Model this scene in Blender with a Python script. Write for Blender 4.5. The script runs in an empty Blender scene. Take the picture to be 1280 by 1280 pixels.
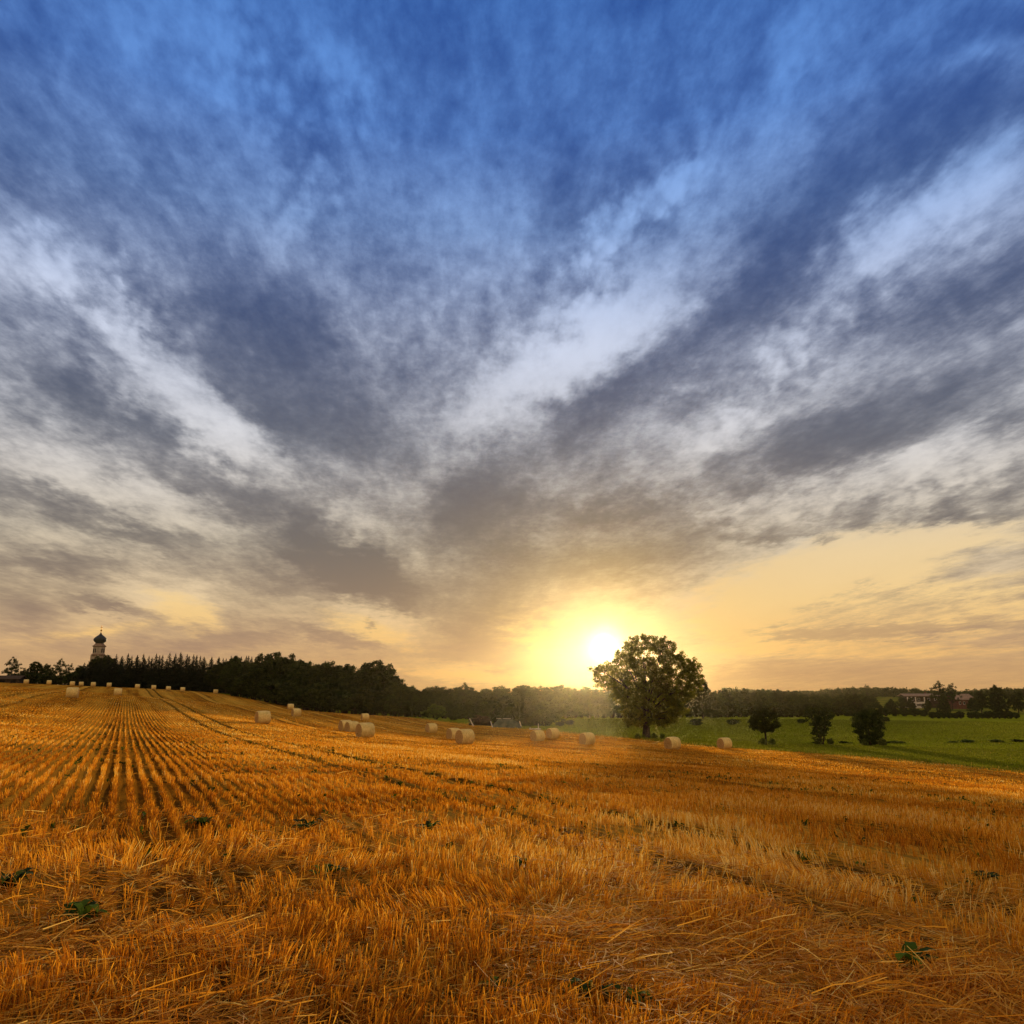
import bpy, math, random
import numpy as np
from mathutils import Vector, Matrix

sc = bpy.context.scene
COL = sc.collection
R = math.radians
rng = np.random.default_rng(7)
random.seed(7)

# ------------------------------------------------------------------ camera geometry (f = 1000 px of 1280, tilted up)
TH = R(12.73)
EYE = 1.65
def dpx(px, py):
    a = (px - 640) / 1000.0; b = (640 - py) / 1000.0
    return np.array([a, math.cos(TH) - b * math.sin(TH), math.sin(TH) + b * math.cos(TH)])
def at(px, py, D):
    d = dpx(px, py)
    return d * (D / d[1]) + np.array([0, 0, EYE])
def xat(px, D, py=880):
    d = dpx(px, py); return d[0] / d[1] * D
def zat(py, D):
    d = dpx(640, py); return EYE + d[2] / d[1] * D

# row frame: U across the drill rows, S along them
A = R(-25.3)
SU = np.array([math.cos(A), -math.sin(A)]); SS = np.array([math.sin(A), math.cos(A)])

# ------------------------------------------------------------------ terrain: smooth spline through surveyed spots
def make_terrain():
    fp = [(90,872,98),(147,869,145),(328,904,84),(370,895,130),(363,887,178),(434,915,93),(455,922,72),(456,900.5,149),
          (539,916,116),(567,924,95),(581,930,74),(672,927,95),(691,922,104),(734,930,90),(841,937,87),(906,937,92),
          (32,854.5,255),(60,855.5,255),(90,857,258),(116,858,258),(171,860,260),(210,863,258),(228,864,256),(270,867,252),
          (1280,965,67),(1100,945,83),(841,932,100),(690,912,142),(585,905,155),(500,897,165),(380,889,188),(300,871,240)]
    P = [tuple(at(*p)) for p in fp]
    for u, s, z in [(0,0,0),(-20,0,.9),(20,0,-1.0),(66,0,-4.9),(0,-25,-.4),(-25,-25,.6),(66,-40,-4.9),(-60,0,2.2),
                    (-60,60,2.6),(40,0,-2.6),(30,-30,-1.9)]:
        q = u * SU + s * SS; P.append((q[0], q[1], z))
    P += [(40,125,-5.25),(80,120,-5.3),(20,180,-5.3),(80,180,-5.3),(150,150,-5.4),(150,200,-5.4),(60,235,-5.35),(0,235,-5.2),
          (100,60,-5.2),(130,0,-5.2),(-300,250,5),(-250,400,3),(-100,400,0),(0,400,-4.5),(150,300,-5.8),(260,420,-5),(200,500,-3.5),
          (330,900,3),(600,900,5),(0,900,-3),(-500,900,2),(-500,200,6),(600,300,-5),(300,200,-5.4),(-400,-200,4),(400,-200,-5),(0,-200,-3)]
    P = np.array(P); X = P[:, :2] / 100; n = len(X)
    d = np.linalg.norm(X[:, None] - X[None], axis=2)
    K = np.where(d > 0, d * d * np.log(d + 1e-12), 0) + .004 * np.eye(n)
    M = np.zeros((n + 3, n + 3)); M[:n, :n] = K; M[:n, n] = 1; M[:n, n+1:] = X; M[n:, :n] = M[:n, n:].T
    w = np.linalg.solve(M, np.r_[P[:, 2], 0, 0, 0])
    def f(x, y):
        x = np.asarray(x, float) / 100; y = np.asarray(y, float) / 100
        out = w[n] + w[n+1] * x + w[n+2] * y
        for i in range(n):
            r2 = (x - X[i, 0])**2 + (y - X[i, 1])**2
            out = out + w[i] * .5 * r2 * np.log(r2 + 1e-18)
        return out
    return f
ter0 = make_terrain()
def bump(x, y):
    return (.035 * np.sin(x * 1.9 + 1.3 * np.sin(y * .7)) * np.sin(y * 1.7 + x * .5) + .02 * np.sin(x * 4.1 + y * 2.3) * np.sin(y * 3.7 - x))
def h(x, y):
    x = np.asarray(x, float); y = np.asarray(y, float)
    return ter0(x, y) + bump(x, y)
def hz(x, y): return float(h(x, y))

# far boundary of the stubble field as distance along azimuth (star-shaped about the viewer)
_poly = [(7,141),(-8.5,159),(-25,178),(-44,197),(-58,216),(-80,244),(-101,274),(-112,286),(-150,270),(-200,262),(-300,240),(-420,60),(-420,-120)]
_e0 = 66 * SU + (-150) * SS
_poly = [tuple(_e0)] + [tuple(66 * SU + s * SS) for s in (-60, 0, 40, 90, 120)] + _poly + [(-200,-220),(0,-230)]
_pa = np.array([math.atan2(p[0], p[1]) for p in _poly]); 
def field_r(az):
    """distance from the viewer to the field's edge along azimuth az (clockwise from +Y)"""
    az = np.atleast_1d(az); out = np.full(az.shape, 1e9)
    n = len(_poly); dx = np.sin(az); dy = np.cos(az)
    for i in range(n):
        x1, y1 = _poly[i]; x2, y2 = _poly[(i+1) % n]
        ex, ey = x2 - x1, y2 - y1
        den = dx * ey - dy * ex
        with np.errstate(divide='ignore', invalid='ignore'):
            t = (x1 * ey - y1 * ex) / den
            k = (x1 * dy - y1 * dx) / den
        ok = (t > 0) & (k >= -1e-6) & (k <= 1 + 1e-6)
        out = np.where(ok & (t < out), t, out)
    return out

# ------------------------------------------------------------------ node helpers
def srgb(r, g, b):
    f = lambda c: (c / 255) / 12.92 if c / 255 <= .04045 else ((c / 255 + .055) / 1.055) ** 2.4
    return (f(r), f(g), f(b), 1)
class NT:
    def __init__(self, tree): self.t = tree
    def n(self, kind, **kw):
        nd = self.t.nodes.new(kind)
        for k, v in kw.items():
            if k == 'ins':
                for kk, vv in v.items():
                    if isinstance(vv, bpy.types.NodeSocket): self.t.links.new(vv, nd.inputs[kk])
                    else: nd.inputs[kk].default_value = vv
            else: setattr(nd, k, v)
        return nd
    def math(self, op, a, b=0.0, c=None, clamp=False):
        ins = {0: a, 1: b}
        if c is not None: ins[2] = c
        return self.n('ShaderNodeMath', operation=op, use_clamp=clamp, ins=ins).outputs[0]
    def vmath(self, op, a, b=(0, 0, 0)):
        nd = self.n('ShaderNodeVectorMath', operation=op, ins={0: a, 1: b})
        return nd.outputs['Value'] if op in ('DOT_PRODUCT', 'LENGTH') else nd.outputs[0]
    def mix(self, f, a, b, bt='MIX'):
        nd = self.n('ShaderNodeMix', data_type='RGBA', blend_type=bt)
        for s, v in ((nd.inputs[0], f), (nd.inputs[6], a), (nd.inputs[7], b)):
            if isinstance(v, bpy.types.NodeSocket): self.t.links.new(v, s)
            else: s.default_value = v
        return nd.outputs[2]
    def ramp(self, f, stops, interp='LINEAR'):
        nd = self.n('ShaderNodeValToRGB', ins={0: f}); cr = nd.color_ramp; cr.interpolation = interp
        while len(cr.elements) < len(stops): cr.elements.new(.5)
        for e, (p, c) in zip(cr.elements, stops):
            e.position = p; e.color = c if len(c) == 4 else (*c, 1)
        return nd.outputs[0]
    def noise(self, vec, scale, detail=4, rough=.55, dist=0.0, out=0):
        return self.n('ShaderNodeTexNoise', ins={'Vector': vec, 'Scale': scale, 'Detail': detail, 'Roughness': rough, 'Distortion': dist}).outputs[out]
    def mapr(self, v, a, b, c=0.0, d=1.0, kind='SMOOTHSTEP'):
        return self.n('ShaderNodeMapRange', interpolation_type=kind, ins={0: v, 1: a, 2: b, 3: c, 4: d}).outputs[0]
    def link(self, a, b): self.t.links.new(a, b)

def new_mat(name):
    m = bpy.data.materials.new(name); m.use_nodes = True
    m.node_tree.nodes.clear()
    q = NT(m.node_tree)
    out = q.n('ShaderNodeOutputMaterial')
    return m, q, out
def simple_mat(name, c1, c2=None, scale=3.0, rough=.8, bump=0.0, metallic=0.0, spec=.06, detail=5, coord='Object'):
    m, q, out = new_mat(name)
    tc = q.n('ShaderNodeTexCoord').outputs[coord]
    b = q.n('ShaderNodeBsdfPrincipled', ins={'Roughness': rough, 'Metallic': metallic, 'Specular IOR Level': spec})
    if c2 is None: c2 = tuple(v * .7 for v in c1[:3]) + (1,)
    nz = q.noise(tc, scale, detail)
    q.link(q.mix(q.mapr(nz, .35, .65), c1, c2), b.inputs['Base Color'])
    if bump:
        bn = q.n('ShaderNodeBump', ins={'Strength': bump, 'Distance': .05, 'Height': q.noise(tc, scale * 6, 4)})
        q.link(bn.outputs[0], b.inputs['Normal'])
    q.link(b.outputs[0], out.inputs[0])
    return m

# ------------------------------------------------------------------ object helpers
def link(o, parent=None):
    COL.objects.link(o)
    if parent is not None: o.parent = parent
    return o
def np_mesh(name, V, faces, mat, tint=None, smooth=False):
    """V (n,3); faces: list of (m,k) int arrays"""
    me = bpy.data.meshes.new(name)
    V = np.asarray(V, np.float32)
    me.vertices.add(len(V)); me.vertices.foreach_set('co', V.ravel())
    loops = np.concatenate([np.asarray(f, np.int32).ravel() for f in faces])
    tot = np.concatenate([np.full(len(f), np.asarray(f).shape[1], np.int32) for f in faces])
    start = np.concatenate([[0], np.cumsum(tot)[:-1]]).astype(np.int32)
    me.loops.add(len(loops)); me.loops.foreach_set('vertex_index', loops)
    me.polygons.add(len(tot)); me.polygons.foreach_set('loop_start', start); me.polygons.foreach_set('loop_total', tot)
    if smooth: me.polygons.foreach_set('use_smooth', np.ones(len(tot), bool))
    me.update(calc_edges=True)
    if tint is not None:
        at_ = me.attributes.new('tint', 'FLOAT', 'POINT'); at_.data.foreach_set('value', np.asarray(tint, np.float32))
    me.materials.append(mat)
    return me
def obj(name, me, parent=None): return link(bpy.data.objects.new(name, me), parent)
def tag(o, label, cat, group=None, kind=None):
    if label: o['label'] = label
    if cat: o['category'] = cat
    if group: o['group'] = group
    if kind: o['kind'] = kind
    return o
def empty(name, loc=(0, 0, 0), rz=0.0, scale=None):
    o = bpy.data.objects.new(name, None); link(o)
    o.location = loc; o.rotation_euler = (0, 0, rz); o.empty_display_size = .5
    if scale is not None: o.scale = scale if hasattr(scale, '__len__') else (scale,) * 3
    return o
def copy_tree(src):
    r = src.copy(); COL.objects.link(r)
    for ch in src.children:
        c = ch.copy(); COL.objects.link(c); c.parent = r
        for g in ch.children:
            d = g.copy(); COL.objects.link(d); d.parent = c
    return r
class MB:
    """collects polygons for ONE mesh"""
    def __init__(self): self.v = []; self.f = []
    def add(self, vs, fs):
        b = len(self.v); self.v += [tuple(p) for p in vs]; self.f += [tuple(i + b for i in f) for f in fs]; return self
    def box(self, c, s, rz=0.0, M=None):
        x, y, z = (k / 2 for k in s); cr, sr = math.cos(rz), math.sin(rz)
        vs = []
        for dx, dy, dz in [(-x,-y,-z),(x,-y,-z),(x,y,-z),(-x,y,-z),(-x,-y,z),(x,-y,z),(x,y,z),(-x,y,z)]:
            p = Vector((dx * cr - dy * sr, dx * sr + dy * cr, dz))
            if M is not None: p = M @ Vector((dx, dy, dz))
            vs.append((c[0] + p.x, c[1] + p.y, c[2] + p.z))
        return self.add(vs, [(0,3,2,1),(4,5,6,7),(0,1,5,4),(1,2,6,5),(2,3,7,6),(3,0,4,7)])
    def tube(self, pts, rad, n=7, cap=True):
        pts = [Vector(p) for p in pts]; rings = []
        for i, p in enumerate(pts):
            t = (pts[min(i+1, len(pts)-1)] - pts[max(i-1, 0)]).normalized()
            a = t.cross(Vector((0, 0, 1)) if abs(t.z) < .9 else Vector((1, 0, 0))).normalized(); b = t.cross(a)
            r = rad[i] if hasattr(rad, '__len__') else rad
            rings.append([p + (a * math.cos(2*math.pi*k/n) + b * math.sin(2*math.pi*k/n)) * r for k in range(n)])
        vs = [q for r_ in rings for q in r_]; fs = []
        for i in range(len(pts) - 1):
            for k in range(n):
                fs.append((i*n+k, i*n+(k+1) % n, (i+1)*n+(k+1) % n, (i+1)*n+k))
        if cap: fs += [tuple(range(n))[::-1], tuple((len(pts)-1)*n + k for k in range(n))]
        return self.add(vs, fs)
    def lathe(self, prof, n=24, rot=0.0, c=(0, 0, 0)):
        vs = []; fs = []
        for r, z in prof:
            for k in range(n):
                a = rot + 2 * math.pi * k / n; vs.append((c[0] + r * math.cos(a), c[1] + r * math.sin(a), c[2] + z))
        for i in range(len(prof) - 1):
            for k in range(n):
                fs.append((i*n+k, i*n+(k+1) % n, (i+1)*n+(k+1) % n, (i+1)*n+k))
        fs += [tuple(range(n))[::-1], tuple((len(prof)-1)*n + k for k in range(n))]
        return self.add(vs, fs)
    def mesh(self, name, mat, smooth=False, bevel=0):
        me = bpy.data.meshes.new(name); me.from_pydata(self.v, [], self.f); me.materials.append(mat)
        if smooth: me.polygons.foreach_set('use_smooth', [True] * len(me.polygons))
        me.update(); return me
    def build(self, name, mat, parent=None, smooth=False): return obj(name, self.mesh(name, mat, smooth), parent)

# ------------------------------------------------------------------ sky
def el_az(px, py):
    d = dpx(px, py); d = d / np.linalg.norm(d)
    return math.degrees(math.atan2(d[0], d[1])), math.degrees(math.asin(d[2]))
SUN_PX = (755, 806)
sd = dpx(*SUN_PX); sd = sd / np.linalg.norm(sd)
SUN_EL = math.asin(sd[2]); SUN_AZ = math.atan2(sd[0], sd[1])

# luminous (+) and heavy (-) cloud streaks: end points, half width, weight; turned into azimuth / elevation in degrees
STREAKS = [
 (10,270,130,385,40,.50),(130,385,250,480,26,.50),(220,490,345,575,30,.48),(265,535,330,575,28,.35),(0,285,60,330,25,.2),
 (20,565,130,605,22,.50),(120,610,270,660,18,.38),(40,655,180,690,14,.25),(170,735,310,765,22,.42),(30,795,240,740,14,.2),
 (540,570,700,455,42,.46),(690,455,880,345,40,.58),(650,470,800,385,34,.32),(500,640,560,585,24,.25),
 (745,295,830,225,16,.45),(830,225,905,165,14,.38),(720,350,765,300,14,.30),(660,400,700,370,14,.22),
 (945,120,990,55,30,.42),(985,60,1040,10,26,.28),(1050,345,1140,290,36,.52),(1130,280,1290,190,44,.50),(1230,85,1290,50,18,.38),
 (1130,270,1230,240,30,.12),(920,470,1060,440,24,.26),(840,530,960,505,22,.34),(900,645,1040,610,20,.38),(1040,610,1290,560,24,.46),
 (790,570,880,600,20,.22),(560,660,700,650,16,.10),
 (370,25,440,110,30,.22),(400,60,440,80,16,.18),(265,75,300,150,26,.22),(360,300,410,205,12,.30),(450,100,470,130,10,.2),(85,60,110,130,20,.15),
 (430,625,470,690,18,.40),(320,700,400,730,10,.22),(500,700,520,740,16,.18),(440,765,540,800,16,.40),(330,770,420,790,14,.15),(520,835,660,850,9,.35),
 (860,770,1010,705,34,.50),(980,715,1140,680,30,.48),(1100,665,1290,660,26,.22),(1190,720,1290,700,14,.22),(690,790,840,790,46,.30),(860,830,960,800,18,.25),
 (700,150,790,60,40,.10),(480,190,560,240,30,.12),(560,290,640,310,40,.12),
 # heavy
 (550,590,640,650,40,-.22),(405,700,505,742,20,-.40),(370,655,395,700,14,-.35),(240,470,420,580,40,-.15),
 (150,230,420,480,70,-.30),(330,400,520,560,52,-.34),(30,320,130,440,26,-.35),(40,465,150,520,24,-.42),(140,530,290,630,24,-.46),(280,600,420,650,26,-.30),
 (0,610,170,670,15,-.40),(150,660,260,690,10,-.25),(0,700,150,715,12,-.30),(90,752,190,768,6,-.42),(0,740,70,790,16,-.22),(150,815,330,800,8,-.2),
 (330,690,420,720,20,-.30),(420,690,500,735,26,-.52),(370,650,390,700,18,-.34),(300,715,430,735,10,-.2),
 (545,600,640,630,40,-.42),(530,650,620,670,24,-.30),(620,580,760,520,20,-.2),(640,655,880,622,16,-.38),(700,640,860,640,10,-.2),
 (680,520,830,450,26,-.34),(820,450,960,330,42,-.44),(950,320,1100,200,52,-.36),(1080,190,1290,60,50,-.30),
 (890,585,1060,545,26,-.42),(1040,545,1290,465,38,-.44),(1100,430,1290,330,26,-.42),(900,480,1010,470,20,-.15),
 (690,100,700,330,30,-.22),(840,40,800,230,26,-.24),(0,60,60,180,50,-.2),(640,330,700,400,20,-.2),(150,120,260,220,30,-.1),
 (640,720,860,680,20,-.26),(880,660,980,680,8,-.2),(1080,655,1290,628,9,-.34),(940,672,1140,664,5,-.28),(560,720,640,700,14,-.18),
 (870,795,1290,778,6,-.30),(560,760,690,775,22,-.24),(520,800,640,820,14,-.24),(230,745,330,785,20,-.22),(455,783,470,784,4,-.42),(340,778,460,806,6,-.28),
 (900,840,1100,845,10,-.12),
]
MOTTLE = [(690,430,780,270,42,.9),(780,270,880,180,26,.6),(30,290,210,400,36,.8),(860,560,960,470,34,.6),(240,60,450,130,50,.45),(380,250,420,200,30,.5),(960,470,1100,380,34,.5),
 (880,650,1040,620,26,.7),(1040,640,1290,590,34,1.0),(800,600,880,620,20,.6),(60,430,200,560,30,.4),(380,650,500,720,26,.4),(1060,320,1200,260,40,.4),(560,420,660,360,50,.25)]
CLEAR = [(890,775,1060,715,40,1.0),(1010,725,1160,680,34,.8),(1120,690,1300,665,24,.75),(960,780,1300,750,40,.95),(190,745,270,775,20,.75),(30,800,200,780,8,.5),(410,775,520,805,14,.7),
 (500,838,660,850,6,.7),(610,775,720,800,26,.6),(330,680,420,690,8,.3),(880,815,1300,815,8,.5)]
def build_world():
    w = bpy.data.worlds.new("World"); sc.world = w; w.use_nodes = True
    w.node_tree.nodes.clear(); q = NT(w.node_tree)
    d = q.n('ShaderNodeTexCoord').outputs['Generated']
    sep = q.n('ShaderNodeSeparateXYZ', ins={0: d}); x, y, z = sep.outputs
    el = q.math('MULTIPLY', q.math('ARCSINE', z), 180 / math.pi)
    az = q.math('MULTIPLY', q.math('ARCTAN2', x, y), 180 / math.pi)
    # cloud deck plane coordinates; a small offset stands for the earth's curve
    zz = q.math('ADD', q.math('MAXIMUM', z, 0.0), .07)
    pv = q.n('ShaderNodeCombineXYZ', ins={0: q.math('DIVIDE', x, zz), 1: q.math('DIVIDE', y, zz)}).outputs[0]
    ang = math.atan2(dpx(560, 800)[0], dpx(560, 800)[1])
    rot = q.n('ShaderNodeVectorRotate', rotation_type='Z_AXIS', ins={'Vector': pv, 'Angle': ang}).outputs[0]
    st = q.vmath('MULTIPLY', rot, (1, .28, 1))              # streaked along the wind
    st2 = q.vmath('MULTIPLY', rot, (1, .48, 1))
    warp = q.vmath('SUBTRACT', q.noise(rot, 1.1, 3, .5, out=1), (.5, .5, .5))
    stw = q.vmath('ADD', st, q.vmath('MULTIPLY', warp, (.35, .12, 0)))
    n1 = q.noise(stw, 2.2, 7, .58)
    n2 = q.noise(q.vmath('ADD', st2, (7.3, 2.1, 0)), 5.0, 7, .62)
    n3 = q.noise(q.vmath('ADD', q.vmath('MULTIPLY', rot, (1, .42, 1)), (3.1, 9.7, 0)), 13.0, 6, .62)
    # feature coordinates (degrees), edges teased out by the same streaks
    wv = q.vmath('SUBTRACT', q.noise(st2, 3.2, 5, .6, out=1), (.5, .5, .5))
    azel = q.n('ShaderNodeCombineXYZ', ins={0: az, 1: el}).outputs[0]
    near = q.mapr(el, 1.0, 25.0, .25, 1.0)
    wsc = q.n('ShaderNodeVectorMath', operation='SCALE', ins={0: q.vmath('MULTIPLY', wv, (9, 8, 0)), 'Scale': near}).outputs[0]
    p = q.vmath('ADD', azel, wsc)
    def field(items, pt, gain=1.0):
        acc = None
        for x0, y0, x1, y1, wd, wt in items:
            a0, e0 = el_az(x0, y0); a1, e1 = el_az(x1, y1)
            dl = math.hypot(a1 - a0, e1 - e0); k = dl / max(1, math.hypot(x1 - x0, y1 - y0))
            L = dl * .72 + wd * k * 1.2; W = wd * k * (1.8 if wt > 0 else 2.1)
            mp = q.n('ShaderNodeMapping', vector_type='TEXTURE', ins={'Vector': pt, 'Location': ((a0+a1)/2, (e0+e1)/2, 0),
                     'Rotation': (0, 0, math.atan2(e1 - e0, a1 - a0)), 'Scale': (L, W, 1)})
            g = q.n('ShaderNodeTexGradient', gradient_type='SPHERICAL', ins={0: mp.outputs[0]}).outputs['Fac']
            acc = q.math('MULTIPLY_ADD', g, (wt * .85 if wt > 0 else wt * .88) * gain * (1.0 if (y0 + y1) / 2 < 690 else 1.5), acc if acc is not None else 0.0)
        return acc
    # finer teasing for the small wisps
    wv2 = q.vmath('SUBTRACT', q.noise(q.vmath('ADD', st2, (3, 3, 0)), 11.0, 4, .6, out=1), (.5, .5, .5))
    wsc2 = q.n('ShaderNodeVectorMath', operation='SCALE', ins={0: q.vmath('MULTIPLY', wv2, (4.5, 4.0, 0)), 'Scale': near}).outputs[0]
    p = q.vmath('ADD', p, wsc2)
    acc = field(STREAKS, p, 1.45)
    fade = q.mapr(el, 1.0, 12.0, .30, 1.0)
    # mottled and rippled patches
    mot = field(MOTTLE, p); mot = q.math('ADD', mot, .12)
    vor = q.n('ShaderNodeTexVoronoi', feature='SMOOTH_F1', ins={'Vector': q.vmath('ADD', azel, q.vmath('MULTIPLY', wv2, (2.6, 2.6, 0))), 'Scale': .85, 'Smoothness': .6, 'Randomness': 1.0}).outputs['Distance']
    puff = q.math('SUBTRACT', .46, vor)
    n3 = q.noise(q.vmath('ADD', azel, q.vmath('MULTIPLY', wv, (3, 3, 0))), .42, 6, .62)
    t = q.math('ADD', acc, .35)
    t = q.math('ADD', t, q.math('MULTIPLY', q.math('SUBTRACT', n1, .5), q.math('MULTIPLY', fade, 1.15)))
    t = q.math('ADD', t, q.math('MULTIPLY', q.math('SUBTRACT', n2, .5), q.math('MULTIPLY', fade, 1.15)))
    t = q.math('ADD', t, q.math('MULTIPLY', q.math('SUBTRACT', n3, .5), q.math('MULTIPLY', fade, q.math('MULTIPLY_ADD', mot, 1.0, .35))))
    t = q.math('ADD', t, q.math('MULTIPLY', puff, q.math('MULTIPLY', mot, 1.25)))
    n6 = q.noise(q.vmath('ADD', q.vmath('MULTIPLY', q.vmath('ADD', rot, q.vmath('MULTIPLY', warp, (.16, .1, 0))), (1, .22, 1)), (1.5, 8.7, 0)), 9.5, 6, .66)
    t = q.math('ADD', t, q.math('MULTIPLY', q.math('SUBTRACT', n6, .5), q.math('MULTIPLY', fade, .62)))
    n4 = q.noise(q.vmath('ADD', q.vmath('MULTIPLY', rot, (1, .62, 1)), (5.5, 1.7, 0)), 26.0, 5, .68)
    t = q.math('ADD', t, q.math('MULTIPLY', q.math('SUBTRACT', n4, .5), q.math('MULTIPLY', fade, .68)))
    t = q.math('MULTIPLY_ADD', q.math('TANH', q.math('MULTIPLY', q.math('SUBTRACT', t, .47), 1.8)), .5, .48)
    e01 = q.math('DIVIDE', el, 90, clamp=True)
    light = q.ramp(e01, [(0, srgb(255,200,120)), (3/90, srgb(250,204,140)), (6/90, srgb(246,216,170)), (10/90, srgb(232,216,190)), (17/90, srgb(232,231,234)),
                         (25/90, srgb(216,227,252)), (32/90, srgb(158,192,246)), (38/90, srgb(116,166,240)), (47/90, srgb(90,148,228)), (60/90, srgb(196,210,228)), (1, srgb(238,234,226))])  # zenith stops lie out of view, raised as added fill on the ground
    dark = q.ramp(e01, [(0, srgb(172,132,98)), (3/90, srgb(158,128,110)), (6/90, srgb(140,121,106)), (10/90, srgb(117,110,106)), (17/90, srgb(96,101,116)),
                        (25/90, srgb(66,82,120)), (32/90, srgb(52,80,136)), (38/90, srgb(42,76,146)), (47/90, srgb(26,64,142)), (60/90, srgb(124,138,168)), (1, srgb(170,170,172))])  # unseen zenith stops lifted here too, to brighten the shaded field
    cloud = q.mix(t, dark, light)
    # gaps of clear evening sky under the cloud deck, barred by thin clouds
    clr = q.ramp(e01, [(0, srgb(246,190,116)), (3/90, srgb(250,200,124)), (6/90, srgb(252,214,148)), (9/90, srgb(246,216,164)), (13/90, srgb(226,212,190))])
    gap = q.math('ADD', field(CLEAR, q.vmath('ADD', azel, q.vmath('MULTIPLY', wsc2, (.55, .35, 0)))), q.math('MULTIPLY', q.math('SUBTRACT', n2, .5), 1.0))
    gap = q.math('ADD', gap, q.math('MULTIPLY', q.math('SUBTRACT', q.noise(q.vmath('MULTIPLY', azel, (.10, .45, 0)), 1.0, 5, .6), .5), 1.1))
    cloud = q.mix(q.math('MULTIPLY', q.math('MULTIPLY', q.mapr(el, 16, 11), q.mapr(gap, .18, .80)), q.mapr(t, .15, .55, .30, .90)), cloud, clr)
    # unseen eastern sky behind the viewer, brightened and warmed as added fill light
    east_fill = q.mapr(y, .25, -.75)
    cloud = q.mix(q.math('MULTIPLY', east_fill, .75), cloud, q.mix(t, (.62, .45, .33, 1), (1.5, 1.2, .80, 1)))
    # the sun behind thin cloud: broad yellow aureole and the veiled disc
    cosg = q.vmath('DOT_PRODUCT', d, tuple(sd))
    gam = q.math('MULTIPLY', q.math('ARCCOSINE', q.math('MINIMUM', cosg, .9999999)), 180 / math.pi)
    g1 = q.math('EXPONENT', q.math('MULTIPLY', gam, -1 / 6.5))
    dim = q.math('SUBTRACT', 1.0, q.math('MULTIPLY', q.math('EXPONENT', q.math('MULTIPLY', gam, -1 / 7.0)), .80))   # sky colour darkened round the sun to offset the haze glow
    cloud = q.mix(1.0, cloud, dim, 'MULTIPLY')
    g2 = q.math('EXPONENT', q.math('MULTIPLY', gam, -1 / .42))
    cloud = q.mix(1.0, cloud, q.mix(1.0, (1.0, .78, .30, 1), q.math('ADD', q.math('MULTIPLY', g1, .05), q.math('MULTIPLY', q.math('EXPONENT', q.math('MULTIPLY', gam, -1 / 1.1)), .25)), 'MULTIPLY'), 'ADD')
    cloud = q.mix(1.0, cloud, q.mix(1.0, (1.0, .85, .5, 1), q.math('MULTIPLY', g2, 6.0), 'MULTIPLY'), 'ADD')
    sky = q.n('ShaderNodeTexSky', sky_type='NISHITA', sun_disc=False, sun_elevation=SUN_EL, sun_rotation=SUN_AZ, dust_density=2.0)
    b1 = q.n('ShaderNodeBackground', ins={0: sky.outputs[0], 1: .05})
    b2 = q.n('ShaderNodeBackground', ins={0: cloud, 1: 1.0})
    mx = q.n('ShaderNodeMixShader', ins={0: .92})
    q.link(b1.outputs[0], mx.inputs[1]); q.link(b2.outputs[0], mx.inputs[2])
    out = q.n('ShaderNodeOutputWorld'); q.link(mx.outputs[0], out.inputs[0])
    w.cycles.sampling_method = 'MANUAL'; w.cycles.sample_map_resolution = 512
build_world()

cam = bpy.data.cameras.new('camera'); co = link(bpy.data.objects.new('camera', cam))
cam.sensor_width = 36; cam.lens = 1000 / 1280 * 36; cam.clip_start = .05; cam.clip_end = 6000
co.location = (0, 0, EYE + hz(0, 0)); co.rotation_euler = (math.pi / 2 + TH, 0, 0)
EYE = co.location.z
sc.camera = co

sun = bpy.data.lights.new('sun', 'SUN'); so = link(bpy.data.objects.new('sun', sun))
sun.energy = 4.5; sun.angle = R(2.2); sun.color = (1.0, .76, .42)
so.rotation_euler = Vector(tuple(-sd)).to_track_quat('-Z', 'Y').to_euler(); so.location = (60, 500, 60)

sc.render.engine = 'CYCLES'
sc.cycles.use_denoising = True
try: sc.cycles.denoiser = 'OPENIMAGEDENOISE'
except Exception: pass
sc.cycles.max_bounces = 6; sc.cycles.diffuse_bounces = 3; sc.cycles.glossy_bounces = 2
sc.cycles.transmission_bounces = 4; sc.cycles.volume_bounces = 0; sc.cycles.transparent_max_bounces = 8
sc.cycles.use_adaptive_sampling = True; sc.cycles.adaptive_threshold = .02
sc.view_settings.view_transform = 'Standard'; sc.view_settings.look = 'None'
sc.view_settings.exposure = 0; sc.view_settings.gamma = 1
HAZE = .00004

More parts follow.
